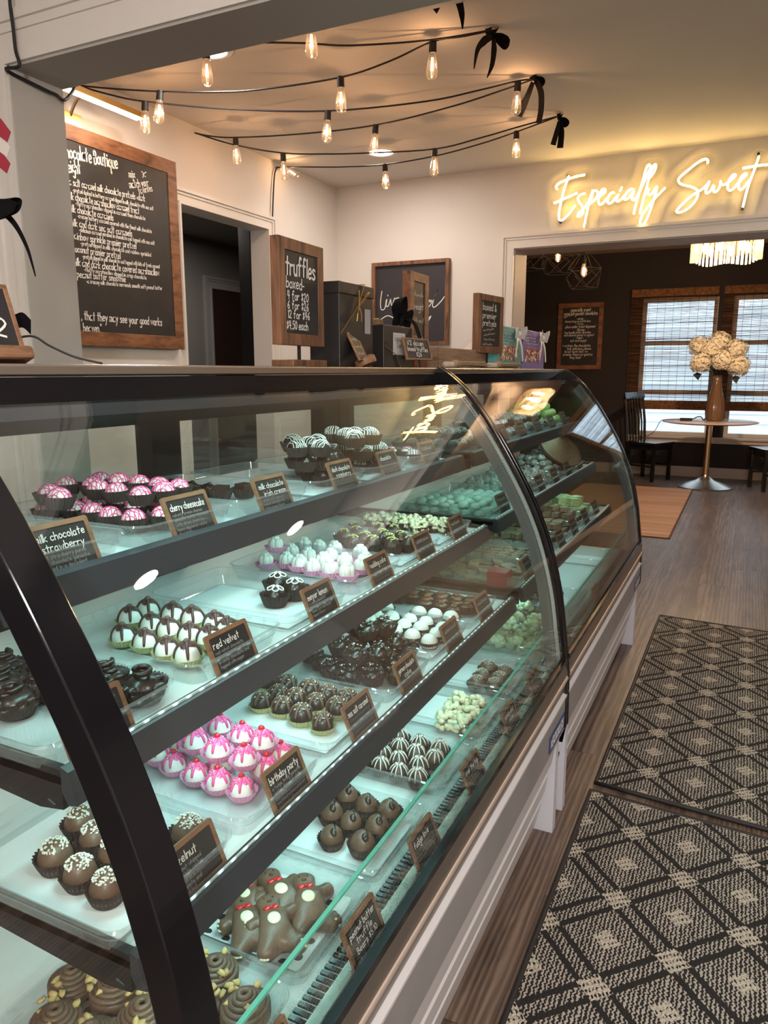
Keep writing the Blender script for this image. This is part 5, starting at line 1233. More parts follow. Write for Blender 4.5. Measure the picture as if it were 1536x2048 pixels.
# brass picture light above it
t = thing('picture_light', 'brass picture light over the large chalkboard menu', 'lamp', (XL, 2.28, 2.30))
MB().span(XL, XL + 0.016, 2.205, 2.30, 2.215, 2.285).build('wall_plate', MAT['gold'], t, bevel=0.002)
MB().tube(cr([(XL + .01, 2.25, 2.27), (XL + .05, 2.25, 2.32), (XL + .11, 2.25, 2.335), (XL + .15, 2.25, 2.318)], 5), 0.006, 8).build('arm', MAT['brass'], t, smooth=True)
hd = MB().prism([(XL + .135, 2.322), (XL + .178, 2.322), (XL + .182, 2.300), (XL + .132, 2.300)], 2.03, 2.475, 'y').build('head', MAT['gold'], t)
MB().span(XL + .138, XL + .176, 2.035, 2.470, 2.2985, 2.2999).build('tube_lens', MAT['lens'], hd)
lamp('picture_lamp', 'AREA', (XL + .157, 2.25, 2.296), P_PIC, (1.0, 0.78, 0.55), 0.42, 0.03, direction=(-0.35, 0, -1))
# live-well board on the sign wall
t = thing('wall_sign', 'wide dark lettered board in thin wooden frame on the sign wall', 'sign', (-1.925, 4.35, 1.462))
t.rotation_euler = (0, 0, -PI / 2)
plate_frame(0.515, 0.505, 0.022, 0.035, 0.001).build('frame', MAT['frame_wood'], t, local=True)
b = board(0.515, 0.505, 0.022, 0.008, 0.016).build('board', M('slate', (0.030, 0.028, 0.036), 0.6), t, local=True)
mb = MB()
for P in ([(-.195, .335), (-.205, .27), (-.20, .225), (-.175, .23), (-.165, .28)], [(-.16, .285), (-.165, .245), (-.15, .245), (-.135, .285)], [(-.155, .305), (-.153, .31)], [(-.135, .285), (-.125, .245), (-.105, .29), (-.085, .262), (-.075, .285), (-.09, .29), (-.095, .262), (-.075, .25), (-.05, .27)],
          [(.03, .235), (.075, .235), (.11, .265), (.145, .262), (.12, .225), (.10, .228), (.112, .262), (.15, .262), (.185, .335), (.15, .25), (.16, .225), (.20, .255), (.225, .285)],
          [(-.20, .165), (-.155, .185), (-.11, .165), (-.12, .14)], [(.02, .16), (.075, .12), (.14, .175), (.09, .10), (.05, .045), (.045, .08)]):
    brush(mb, cr([Vector((x, z, 0)) for x, z in P], 5), Vector((0.0165, 0, 0)), Vector((0, 1, 0)), Vector((0, 0, 1)), 0.0055)
mb.build('script_lettering', MAT['chalk'], b, local=True)
# directions board in the far room
t = thing('wall_sign', 'tall chalkboard of directions in reddish frame on the black wall', 'sign', (-2.025, FY, 1.325)); t.rotation_euler = (0, 0, -PI / 2)
plate_frame(0.575, 0.84, 0.055, 0.03, 0.001).build('frame', MAT['frame_red'], t, local=True)
b = board(0.575, 0.84, 0.055, 0.006, 0.014).build('board', MAT['chalkboard'], t, local=True)
chalk(b, [('especially sweet', -.13, .735, .046, .26), ('assorted gourmet chocolates', -.215, .690, .044, .43), ('how to', -.21, .655, .030, .10, .3), ('-one-', -.05, .630, .036, .10), ('choose bag or petite box', -.20, .600, .030, .33), ('-two-', -.05, .565, .034, .10), ('place under treat dispenser', -.19, .530, .034, .39), ('-three-', -.05, .490, .036, .12), ('turn handle either direction', -.20, .458, .030, .34), ('until desired amount is against', -.205, .425, .030, .39), ('-four-', -.05, .390, .036, .10), ('eat and enjoy!', -.12, .355, .032, .21), ('* we know the chocolates', -.215, .290, .034, .36), ('look delicious, please', -.155, .252, .032, .31), ('do not taste test. we', -.19, .215, .032, .30), ('promise, theyre as good as', -.205, .178, .032, .38), ('they look!', -.12, .138, .032, .15)], 0.0145)

# ------------------------------------------------------------------ neon sign
def zn1(l): return [(1090 + x / 6.678, 290 + y / 6.678) for x, y in l]
def zn2(l): return [(1300 + x / 6.508, 290 + y / 6.508) for x, y in l]
NE = [zn1(l) for l in (
 [(165, 595), (148, 560), (170, 525), (215, 495), (300, 460), (400, 425), (535, 398)], [(318, 412), (300, 470), (265, 560), (235, 680), (210, 780), (190, 890), (185, 970), (200, 1005), (240, 1000), (300, 945), (360, 870), (405, 805)],
 [(118, 780), (200, 742), (330, 687), (432, 640)],
 [(540, 650), (500, 655), (460, 675), (440, 712), (452, 755), (487, 800), (508, 850), (500, 910), (468, 950), (436, 955), (455, 905), (515, 850), (560, 790), (620, 710), (640, 600)],
 [(640, 600), (615, 700), (585, 800), (552, 940), (520, 1100)], [(590, 740), (640, 625), (690, 612), (702, 655), (675, 720), (620, 775), (562, 800)],
 [(718, 690), (770, 655), (808, 612), (795, 588), (758, 605), (728, 660), (715, 730), (722, 785), (745, 798), (785, 765), (840, 700)],
 [(925, 642), (900, 632), (862, 665), (838, 720), (842, 772), (872, 780), (912, 745), (985, 655)], [(985, 655), (958, 715), (955, 748), (985, 750), (1030, 712), (1070, 665)], [(1030, 562), (1000, 622)],
 [(1190, 600), (1155, 585), (1105, 622), (1065, 680), (1058, 718), (1085, 730), (1130, 692), (1185, 610), (1166, 670), (1162, 722), (1188, 732), (1225, 695)],
 [(1225, 695), (1290, 560), (1365, 400), (1405, 310), (1402, 268), (1372, 275), (1345, 335), (1308, 470), (1258, 640), (1215, 790), (1185, 925)],
 [(1265, 920), (1302, 770), (1350, 590), (1395, 420), (1435, 300), (1475, 258), (1482, 295), (1455, 365), (1400, 440)],
 [(1392, 582), (1372, 630), (1390, 662), (1430, 648), (1495, 552), (1470, 660), (1432, 800), (1390, 920), (1332, 1040), (1282, 1058), (1270, 1020), (1310, 915), (1390, 805), (1480, 700), (1607, 570)])]
NE += [zn2(l) for l in (
 [(745, 240), (757, 208), (732, 185), (680, 195), (600, 245), (500, 325), (410, 400), (370, 450), (385, 495), (450, 525), (540, 545), (610, 582), (625, 630), (600, 710), (540, 790), (460, 850), (380, 880), (346, 868), (368, 825), (450, 742), (540, 662), (640, 600), (720, 540), (775, 472)],
 [(775, 472), (745, 540), (725, 600), (745, 630), (790, 590), (830, 522), (825, 585), (850, 615), (892, 575), (918, 510), (915, 468), (932, 510), (962, 518), (1010, 492)],
 [(1010, 492), (1060, 452), (1110, 402), (1108, 386), (1078, 392), (1035, 450), (1010, 530), (1022, 585), (1060, 588), (1110, 540), (1160, 482)],
 [(1160, 482), (1220, 420), (1255, 382), (1240, 370), (1200, 402), (1165, 470), (1150, 550), (1172, 580), (1210, 562), (1258, 508), (1300, 450)],
 [(1420, 142), (1370, 290), (1310, 450), (1260, 600), (1230, 720), (1206, 812)], [(1205, 302), (1300, 286), (1400, 268), (1536, 256), (1640, 240)])]
NY = 4.318
neon = thing('neon_sign', 'glowing cursive Especially Sweet sign on clear plate above the opening', 'sign', (-0.5, 4.35, 2.22))
strokes = [cr([ony(u, v, NY) for u, v in l], 4) for l in NE]
white_base = M('neon_base', (0.75, 0.72, 0.66), 0.5)
for s in strokes:
    tb = MB().tube([p - Vector((0, .003, 0)) for p in s], 0.0048, 8).build('neon_tube', MAT['neon'], neon, smooth=True)
    MB().tube([p + Vector((0, .0055, 0)) for p in s], 0.0064, 8).build('tube_base', white_base, tb, smooth=True)
# clear plate cut along an even margin round the letters
OFFM, G = 0.034, 0.009
pts2 = [(p.x, p.z) for s in strokes for p in s]
gx0, gx1, gz0, gz1 = min(p[0] for p in pts2) - .06, max(p[0] for p in pts2) + .06, min(p[1] for p in pts2) - .06, max(p[1] for p in pts2) + .06
nx_, nz_ = int((gx1 - gx0) / G) + 1, int((gz1 - gz0) / G) + 1
fld = [[9.0] * nz_ for _ in range(nx_)]
for (x, z) in pts2:
    ci, ck = int((x - gx0) / G), int((z - gz0) / G)
    for i in range(max(0, ci - 6), min(nx_, ci + 7)):
        for k in range(max(0, ck - 6), min(nz_, ck + 7)):
            d = math.hypot(gx0 + i * G - x, gz0 + k * G - z)
            if d < fld[i][k]: fld[i][k] = d
fv = lambda i, k: fld[i][k] - OFFM
plate, segs = MB(), []
for i in range(nx_ - 1):
    for k in range(nz_ - 1):
        c = [(i, k), (i + 1, k), (i + 1, k + 1), (i, k + 1)]; poly = []; cut = []
        for a in range(4):
            p, q = c[a], c[(a + 1) % 4]; fp, fq = fv(*p), fv(*q)
            if fp <= 0: poly.append((gx0 + p[0] * G, gz0 + p[1] * G))
            if (fp <= 0) != (fq <= 0):
                s = fp / (fp - fq); w = (gx0 + (p[0] + (q[0] - p[0]) * s) * G, gz0 + (p[1] + (q[1] - p[1]) * s) * G); poly.append(w); cut.append(w)
        if len(poly) >= 3: plate.add([(x, 4.330, z) for x, z in poly], [tuple(range(len(poly)))])
        if len(cut) == 2: segs.append(cut)
plate.build('backing_plate', MAT['acrylic'], neon)
mb = MB()
for (a, c) in segs: mb.add([(a[0], 4.328, a[1]), (c[0], 4.328, c[1]), (c[0], 4.333, c[1]), (a[0], 4.333, a[1])], [(0, 1, 2, 3)])
mb.build('plate_edge', MAT['neon_edge'], neon)
for u, v in ((1136, 352), (1120, 444), (1485, 417), (1517, 308)):
    p = ony(u, v, 4.334); MB().tube([(p.x, 4.322, p.z), (p.x, 4.350, p.z)], 0.006, 10).build('standoff', MAT['black_mat'], neon)

# ------------------------------------------------------------------ string lights
def bulb_parts():
    s = MB().lathe([(0.0, 0.0), (0.0125, 0.0), (0.0135, -0.030), (0.0125, -0.036), (0.0, -0.036)], 16)
    g = MB().lathe([(0.0118, -0.034), (0.0125, -0.046), (0.0185, -0.078), (0.0205, -0.095), (0.0185, -0.108), (0.010, -0.117), (0.0004, -0.119)], 20, cap=False)
    f = MB()
    for k in range(4):
        a = PI / 2 * k; f.tube([(0.003 * math.cos(a), 0.003 * math.sin(a), -0.050), (0.0045 * math.cos(a + .4), 0.0045 * math.sin(a + .4), -0.090)], 0.0009, 5)
    return [('socket', s.mesh('socket', MAT['black_mat'], True, 40), []), ('glass_bulb', g.mesh('glass_bulb', MAT['bulb_glass'], True), [('filament', f.mesh('filament', MAT['filament']))])]
BULB = bulb_parts()
def onseg(u, v, A, B):
    A, B = Vector(A), Vector(B); n = (B - A).cross(Vector((0, 0, 1))); d = ray(u, v); c = Vector((0, 0, CAM_H)); return c + d * ((A - c).dot(n) / d.dot(n))
WA = [(-2.44, 2.30, 2.395), (-2.44, 2.985, 2.405), (-2.44, 3.66, 2.406)]
BA = [(-.868, 2.616, 2.425), (-.853, 3.095, 2.425), (-.862, 3.565, 2.425)]
RUNS = [(WA[0], BA[0], [(220, 177), (320, 183), (430, 184), (520, 179), (680, 155), (780, 122), (865, 83), (930, 72)]),
        (WA[0], BA[1], [(215, 188), (290, 203), (460, 218), (655, 222), (850, 203), (960, 180), (1035, 162)]),
        (WA[1], BA[1], [(420, 272), (470, 275), (600, 268), (752, 250), (900, 214), (1000, 182)]),
        (WA[1], BA[2], [(470, 290), (566, 306), (650, 308), (735, 306), (870, 298), (960, 276), (1050, 250)]),
        (WA[2], BA[2], [(600, 334), (680, 334), (770, 329), (870, 312), (960, 288), (1032, 264)])]
strand = thing('light_string', 'black wire of the zigzag string lights under the ceiling', 'string lights', (-1.6, 2.9, 2.42))
for A, B, pp in RUNS:
    P = [Vector(A)] + [onseg(u, v, A, B) for u, v in pp] + [Vector(B)]
    MB().tube(cr(P, 5), 0.0034, 6).build('wire', MAT['black_mat'], strand, smooth=True)
p0 = Vector((-1.76, 2.315, 2.41)); MB().tube(cr([p0 + Vector((-.25, -.1, 0)), onz(465, 87, 2.415), onz(600, 86, 2.405), onz(700, 91, 2.40), onz(860, 80, 2.41), Vector(BA[0])], 5), 0.0034, 6).build('wire', MAT['black_mat'], strand, smooth=True)
P = [onx(u, v, -1.712) for u, v in ((48, 150), (70, 163), (105, 174), (121, 173))]
P = [ony(u, v, 1.384) for u, v in ((19, -20), (20, 10), (26, 55), (31, 100), (38, 132))] + [Vector((-1.712, 1.39, 2.035)), Vector((-1.708, 1.47, 2.025)), Vector((-1.708, 1.53, 2.022)), Vector((-1.715, 1.58, 2.03)), Vector((-1.9, 1.85, 2.25)), Vector(WA[0])]
MB().tube(cr(P, 6), 0.0042, 7).build('supply_lead', MAT['black_mat'], strand, smooth=True)
P = [onx(u, v, -2.435) for u, v in ((556, 334), (550, 345), (547, 380), (545, 436))]
MB().tube(cr(P, 5), 0.004, 6).build('hanging_lead', MAT['black_mat'], strand, smooth=True)
bl = [(0, 320, 183, 'bulb beginning the top wire by the side wall'), (0, 681, 154, 'bulb in the middle of the top wire'), (0, 866, 82, 'bulb closest to the biggest bow'),
      (1, 290, 203, 'bulb nearest the menu board lamp'), (1, 656, 222, 'bulb in the middle of the second wire'), (1, 1036, 163, 'bulb hanging just before the middle bow'),
      (2, 471, 275, 'bulb hanging below the wall hook, third wire'), (2, 752, 250, 'bulb right above the far downlight'),
      (3, 566, 306, 'bulb over the side doorway, last but one wire'), (3, 870, 297, 'bulb between the far downlight and smallest bow'), (4, 770, 329, 'bulb lowest in the middle of the last wire'), (4, 1033, 263, 'bulb beside the smallest bow')]
for r, u, v, lab in bl:
    A, B, _ = RUNS[r]; p = onseg(u, v, A, B)
    spawn('string_bulb', BULB, 'string light ' + lab, 'light bulb', p, RND.uniform(0, 3), 'clear string light bulbs', rot=(RND.uniform(-.12, .12), RND.uniform(-.12, .12), RND.uniform(0, 3)))
    lamp('bulb_lamp', 'POINT', (p.x, p.y, p.z - 0.072), P_BULB, WARM, 0.006)
p = onx(562, 330, -2.40)
spawn('string_bulb', BULB, 'last string light bulb, tilted out at the side wall', 'light bulb', p, group='clear string light bulbs', rot=(0.3, -1.0, 0.3)); lamp('bulb_lamp', 'POINT', (p.x + .06, p.y, p.z - .04), P_BULB * .6, WARM, 0.006)
for u, v, lab in ((412, 96, 'string light bulb hanging in front of the near downlight'), (622, 34, 'string light bulb partly hidden by the header beam')):
    p = onz(u, v, 2.385); spawn('string_bulb', BULB, lab, 'light bulb', p, group='clear string light bulbs'); lamp('bulb_lamp', 'POINT', (p.x, p.y, p.z - .072), P_BULB, WARM, 0.006)
    MB().tube([(p.x, p.y, p.z), (p.x + .01, p.y + .01, CEIL)], 0.003, 6).build('drop_wire', MAT['black_mat'], strand)
# bows where the wires meet the ceiling
def ceiling_bow(label, y, pix_knot, polys):
    c = ony(*pix_knot, y); t = thing('ribbon_bow', label, 'bow', c, 'black ribbon bows on the ceiling')
    for nm_, pl in polys:
        P = cr([ony(u, v, y + dy) for u, v, dy, w in pl], 5); m = len(pl) - 1
        ws = [pl[min(m, int(i / 5))][3] + (pl[min(m, int(i / 5) + 1)][3] - pl[min(m, int(i / 5))][3]) * ((i % 5) / 5) for i in range(len(P))]
        mb = MB(); rows = []
        for i, p in enumerate(P):
            tg = P[min(i + 1, len(P) - 1)] - P[max(i - 1, 0)]
            sd = tg.cross(Vector((0.35, 1, 0.1))); sd = sd.normalized() if sd.length > 1e-6 else Vector((1, 0, 0))
            rows.append([p - sd * ws[i] / 2, p + Vector((0, .002, 0)), p + sd * ws[i] / 2])
        mb.strip(rows); mb.build(nm_, MAT['ribbon'], t, smooth=True)
    MB().blob(c, (0.012, 0.010, 0.010), 9, 6, 0.1).build('knot', MAT['ribbon'], t, smooth=True)
ceiling_bow('biggest black bow, nearest of the three whole bows on the ceiling', 2.616, (985, 72), [('loop', [(985, 72, 0, .012), (977, 60, .01, .03), (984, 46, .02, .034), (992, 58, .03, .03), (986, 72, 0, .012)]), ('loop', [(985, 70, 0, .012), (1000, 76, .01, .030), (1012, 84, .015, .034), (1008, 92, .03, .02), (988, 74, .02, .012)]), ('tail', [(983, 74, 0, .018), (968, 82, .01, .030), (955, 100, .02, .020), (948, 138, .02, .004)]), ('tail', [(987, 76, 0, .015), (988, 100, .01, .024), (984, 130, .01, .020), (974, 156, .02, .003)])])
ceiling_bow('middle black bow on the ceiling with two wide tails', 3.095, (1069, 156), [('loop', [(1069, 156, 0, .012), (1064, 150, .01, .03), (1069, 142, .02, .027), (1075, 150, .03, .03), (1070, 156, 0, .012)]), ('loop', [(1070, 156, 0, .012), (1080, 160, .01, .026), (1085, 164, .02, .026), (1078, 172, .02, .02), (1070, 160, 0, .012)]), ('tail', [(1066, 164, 0, .020), (1056, 190, .01, .027), (1046, 212, .02, .038), (1036, 232, .02, .040)]), ('tail', [(1072, 162, 0, .018), (1082, 185, .01, .027), (1082, 220, .02, .027), (1077, 246, .02, .026)])])
ceiling_bow('smallest black bow, farthest toward the neon sign', 3.565, (1120, 237), [('loop', [(1120, 237, 0, .010), (1118, 228, .01, .022), (1121, 220, .02, .024), (1124, 228, .03, .02), (1120, 237, 0, .010)]), ('loop', [(1121, 237, 0, .01), (1128, 240, .01, .024), (1134, 246, .02, .026), (1128, 250, .02, .02), (1121, 240, 0, .01)]), ('tail', [(1118, 242, 0, .014), (1114, 262, .01, .026), (1106, 290, .02, .030)]), ('tail', [(1121, 242, 0, .014), (1123, 265, .01, .030), (1120, 296, .02, .034)])])
ceiling_bow('black bow cut off at the picture top near the hatch', 2.40, (900, -26), [('loop', [(900, -26, 0, .012), (885, -36, .01, .03), (893, -50, .02, .034), (903, -38, .03, .03), (900, -26, 0, .012)]), ('loop', [(900, -26, 0, .012), (914, -30, .01, .03), (924, -24, .015, .034), (915, -18, .03, .02), (902, -26, .02, .012)]), ('tail', [(896, -22, 0, .02), (882, -5, .01, .034), (867, 20, .02, .040)]), ('tail', [(903, -22, 0, .015), (917, 0, .01, .028), (924, 30, .01, .022), (925, 58, .02, .004)])])
# recessed downlights
for (x, y), lab in zip(DOWN, ['recessed ceiling downlight by the last string wire', 'recessed ceiling downlight behind the near bulb', 'recessed ceiling downlight toward the far room opening', 'recessed ceiling downlight over the aisle']):
    t = thing('downlight', lab, 'ceiling light', (x, y, CEIL), 'recessed ceiling downlights')
    MB().lathe([(0.062, -0.001), (0.066, -0.010), (0.084, -0.008), (0.088, 0.0)], 32, (x, y, CEIL), cap=False).build('trim_ring', MAT['trim'], t, smooth=True)
    MB().lathe([(0.0, -0.006), (0.064, -0.006), (0.064, -0.002), (0.0, -0.002)], 28, (x, y, CEIL)).build('lens', MAT['lens'], t)
for k, (x, y) in enumerate([(0.9, 0.2), (-0.9, -1.2), (0.9, -1.6)]):  # fixtures for the lamps added behind the camera
    t = thing('downlight', 'ceiling downlight of the entrance room, %s from the opening' % NTH[k], 'ceiling light', (x, y, CEIL), 'recessed ceiling downlights')
    MB().lathe([(0.10, -0.001), (0.104, -0.010), (0.124, -0.008), (0.13, 0.0)], 32, (x, y, CEIL), cap=False).build('trim_ring', MAT['trim'], t, smooth=True)
    MB().lathe([(0.0, -0.006), (0.10, -0.006), (0.10, -0.002), (0.0, -0.002)], 28, (x, y, CEIL)).build('lens', MAT['lens'], t)
# small striped flag at the entrance edge
t = thing('flag', 'corner of a small red and white striped flag at the entrance wall', 'flag', ony(-20, 300, 0.95))
q = [ony(u, v, 0.95) for u, v in ((-60, 200), (0, 245), (20, 268), (8, 300), (-60, 420))]
for k, (a, c, key) in enumerate((((-50, 195), (2, 238), 'red'), ((-50, 225), (0, 268), 'white'), ((-50, 255), (-2, 300), 'red'))):
    P = [ony(a[0], a[1], .95), ony(c[0], c[1], .95), ony(c[0] + 19, c[1] + 26, .95), ony(c[0] + 12, c[1] + 46, .95), ony(a[0], a[1] + 40, .95)]
    mb = MB(); mb.add([p + Vector((0, .0 + .0015 * k, 0)) for p in P] + [p + Vector((0, .001 + .0015 * k, 0)) for p in P], [tuple(range(5)), tuple(range(9, 4, -1))] + [(i, i + 5, (i + 1) % 5 + 5, (i + 1) % 5) for i in range(5)])
    mb.build('stripe', M('flag_' + key, (0.30, 0.02, 0.04) if key == 'red' else (0.62, 0.56, 0.54), 0.8), t)
p = ony(-55, 180, .95); MB().tube([(p.x, p.y, p.z + .1), (p.x - .02, p.y, p.z - .5)], 0.004, 8).build('stick', MAT['sign_wood'], t)
# ------------------------------------------------------------------ rugs
def rug_mat(name, ox, oy):
    m, N, L, B = nm(name)
    def math_(op, a, b=None, c=None):
        n = N.new('ShaderNodeMath'); n.operation = op
        for i, x in enumerate((a, b, c)):
            if x is None: continue
            if isinstance(x, (int, float)): n.inputs[i].default_value = x
            else: L.new(x, n.inputs[i])
        return n.outputs[0]
    t = N.new('ShaderNodeTexCoord'); sp = N.new('ShaderNodeSeparateXYZ')
    nz = N.new('ShaderNodeTexNoise'); nz.inputs['Scale'].default_value = 95; nz.inputs['Detail'].default_value = 1
    L.new(t.outputs['Object'], nz.inputs['Vector'])
    va = N.new('ShaderNodeVectorMath'); va.operation = 'SUBTRACT'; va.inputs[1].default_value = (.5, .5, .5); L.new(nz.outputs[1], va.inputs[0])
    vb = N.new('ShaderNodeVectorMath'); vb.operation = 'MULTIPLY_ADD'; vb.inputs[1].default_value = (.010, .010, 0); L.new(va.outputs[0], vb.inputs[0]); L.new(t.outputs['Object'], vb.inputs[2])
    L.new(vb.outputs[0], sp.inputs[0]); x, y = sp.outputs[0], sp.outputs[1]
    p = math_('DIVIDE', math_('SUBTRACT', x, ox), 0.1435); q = math_('DIVIDE', math_('SUBTRACT', y, oy), 0.150)
    a = math_('MULTIPLY', math_('ADD', p, q), 0.5); b = math_('MULTIPLY', math_('SUBTRACT', p, q), 0.5)
    da = math_('ABSOLUTE', math_('SUBTRACT', math_('FRACT', math_('ADD', a, 0.5)), 0.5)); db = math_('ABSOLUTE', math_('SUBTRACT', math_('FRACT', math_('ADD', b, 0.5)), 0.5))
    line = lambda d: math_('LESS_THAN', math_('ABSOLUTE', math_('SUBTRACT', d, 0.105)), 0.036)
    dark = math_('MAXIMUM', line(da), line(db))
    cross = math_('LESS_THAN', math_('MAXIMUM', da, db), 0.135)
    cent = math_('GREATER_THAN', math_('MINIMUM', da, db), 0.385)
    # twisted yarn stripes along the length
    st = math_('SINE', math_('ADD', math_('MULTIPLY', x, 2 * PI / 0.0092), math_('MULTIPLY', math_('SINE', math_('MULTIPLY', y, 2 * PI / 0.011)), 0.8)))
    stripe = math_('GREATER_THAN', st, 0.12)
    knot = math_('GREATER_THAN', math_('MULTIPLY', math_('SINE', math_('MULTIPLY', x, 2 * PI / 0.014)), math_('SINE', math_('ADD', math_('MULTIPLY', y, 2 * PI / 0.020), math_('MULTIPLY', x, 200)))), -0.30)
    val = math_('MULTIPLY', stripe, math_('SUBTRACT', 1.0, dark))
    pale = math_('MULTIPLY', math_('MAXIMUM', cross, cent), knot)
    val = math_('MAXIMUM', val, pale)
    fac = math_('MULTIPLY_ADD', pale, 0.18, math_('MULTIPLY', val, 0.82))
    L.new(ramp(N, L, fac, [(0.0, (0.010, 0.009, 0.009)), (0.80, (0.36, 0.33, 0.29)), (1.0, (0.46, 0.42, 0.35))]), B.inputs['Base Color'])
    B.inputs['Roughness'].default_value = 0.95
    bp = N.new('ShaderNodeBump'); bp.inputs['Distance'].default_value = 0.004; bp.inputs['Strength'].default_value = 0.7; L.new(math_('ADD', math_('MULTIPLY', st, 0.4), math_('MULTIPLY', pale, 1.5)), bp.inputs['Height']); L.new(bp.outputs[0], B.inputs['Normal'])
    return m
def rug(label, c, mat):
    x0, x1 = min(q[0] for q in c), max(q[0] for q in c)
    t = thing('woven_rug', label, 'rug', (c[0][0], c[0][1], 0), 'black and cream diamond rugs')
    MB().prism(c, 0.001, 0.010, 'z').build('pile', mat, t)
    MB().tube([(p[0], p[1], 0.007) for p in [Vector(c[0]).lerp(Vector(c[1]), i / 10) for i in range(10)] + [Vector(c[1]).lerp(Vector(c[2]), i / 10) for i in range(10)] + [Vector(c[2]).lerp(Vector(c[3]), i / 10) for i in range(10)] + [Vector(c[3]).lerp(Vector(c[0]), i / 10) for i in range(10)]], 0.0075, 8, closed=True).build('bound_edge', MAT['black_mat'], t, smooth=True)
rug('black and cream diamond rug nearest the camera beside the bright case', [(-0.342, 0.36), (0.86, 0.28), (0.86, 2.105), (-0.342, 2.195)], rug_mat('rug_near', -0.191, 2.024))
rug('black and cream diamond rug farther along the aisle', [(-0.337, 2.25), (0.86, 2.16), (0.86, 3.995), (-0.328, 4.087)], rug_mat('rug_far', -0.192, 2.683))
m, N, L, B = nm('bamboo_mat')
w = N.new('ShaderNodeTexNoise'); w.inputs['Scale'].default_value = 1; w.inputs['Detail'].default_value = 3; L.new(coords(N, L, (0.7, 55, 1)), w.inputs['Vector'])
L.new(ramp(N, L, w.outputs[0], [(0.32, (0.16, 0.08, 0.04)), (0.48, (0.42, 0.25, 0.14)), (0.7, (0.56, 0.36, 0.22))]), B.inputs['Base Color']); B.inputs['Roughness'].default_value = 0.55
t = thing('bamboo_mat', 'tan bamboo mat on the far room floor', 'mat', (-1.0, 7.45, 0))
MB().span(-1.65, -0.475, 6.12, 8.84, 0.001, 0.008).build('slats', m, t)
MB().span(-0.475, -0.462, 6.12, 8.84, 0.001, 0.009).build('bound_edge', M('mat_binding', (0.10, 0.05, 0.03), 0.8), t)

# ------------------------------------------------------------------ far dining room
# round pedestal table
TX, TY = -0.36, 9.12
t = thing('pedestal_table', 'round white pedestal table with brushed metal stem before the windows', 'table', (TX, TY, 0))
MB().lathe([(0.0, 0.728), (0.44, 0.728), (0.50, 0.742), (0.50, 0.750), (0.48, 0.756), (0.0, 0.756)], 48, (TX, TY, 0)).build('tabletop', M('table_white', (0.62, 0.50, 0.44), 0.22), t, smooth=True, angle=30)
MB().lathe([(0.0, 0.0), (0.29, 0.0), (0.295, 0.012), (0.22, 0.045), (0.10, 0.085), (0.045, 0.125), (0.036, 0.15), (0.0, 0.15)], 48, (TX, TY, 0)).build('base', M('base_metal', (0.50, 0.47, 0.42), 0.3, 1.0), t, smooth=True, angle=40)
MB().lathe([(0.034, 0.12), (0.034, 0.73)], 24, (TX, TY, 0)).build('stem', MAT['brass'], t, smooth=True, angle=40)
# ribbed vase with cream hydrangeas
VX, VY_ = -0.315, 9.08
t = thing('vase', 'ribbed brown glass vase on the round table', 'vase', (VX, VY_, 0.757))
MB().lathe([(0.0, 0.0), (0.075, 0.0), (0.088, 0.02), (0.098, 0.12), (0.085, 0.22), (0.055, 0.34), (0.040, 0.44), (0.048, 0.50), (0.044, 0.50), (0.036, 0.44), (0.0, 0.42)], 40, (VX, VY_, 0.757), rmul=lambda a, i, r, z: 1 + 0.07 * math.cos(14 * a) * (z > .01)).build('vase_body', M('brown_glass', (0.17, 0.095, 0.055), 0.15, coat=0.4), t, smooth=True)
hc = [onseg(u, v, (VX - 1, VY_, 0), (VX + 1, VY_, 0)) for u, v in ((1398, 692), (1440, 684), (1474, 700), (1402, 726), (1446, 722), (1478, 732), (1424, 700))]
pet = M('cream_petal', (0.92, 0.84, 0.68), 0.7, vary=0.06, vscale=40)
for k, p in enumerate(hc):
    t = thing('hydrangea', 'cream hydrangea bloom in the vase, ' + ['upper one by the window post', 'topmost in the middle', 'upper one at the aisle side', 'lower one nearest the adapter', 'lower one in the middle front', 'lowest at the outer side', 'centre one behind the rest'][k], 'flower', p, 'cream hydrangeas')
    mb = MB()
    dy = RND.uniform(-.10, .06) if k != 4 else -.12
    for i in range(330):
        th = math.acos(RND.uniform(-.85, 1)); a = RND.uniform(0, 2 * PI); d = Vector((math.sin(th) * math.cos(a), math.sin(th) * math.sin(a), math.cos(th)))
        r = 0.108 * RND.uniform(.70, 1.10); c = p + Vector((0, dy, 0)) + d * r; s = RND.uniform(.014, .021); e1 = d.orthogonal().normalized(); e2 = d.cross(e1); ph = RND.uniform(0, 1.5)
        for j in range(4):
            b1 = ph + j * PI / 2; f1 = e1 * math.cos(b1) + e2 * math.sin(b1); f2 = e1 * math.cos(b1 + .6) + e2 * math.sin(b1 + .6); f3 = e1 * math.cos(b1 - .6) + e2 * math.sin(b1 - .6)
            mb.add([c, c + f3 * s * .8 + d * .003, c + f1 * s * 1.2 + d * RND.uniform(-.004, .006), c + f2 * s * .8 + d * .003], [(0, 1, 2, 3)])
    mb.blob(p + Vector((0, dy, 0)), 0.07, 10, 7)
    mb.build('petals', pet, t)
    MB().tube([p + Vector((0, dy, -.06)), Vector((VX + .01 * (k - 3), VY_, 1.28)), Vector((VX, VY_, 1.18))], 0.006, 6).build('stem', M('flower_stem', (0.03, 0.035, 0.02), 0.6) if k == 0 else bpy.data.materials['flower_stem'], t)
    if k in (3, 5):
        q = p + Vector((-.03, -.06, -.10)); MB().add([q, q + Vector((.05, -.02, -.02)), q + Vector((.02, -.03, -.09)), q + Vector((-.04, 0, -.03))], [(0, 1, 2, 3)]).build('leaf', MAT['black_mat'], t)
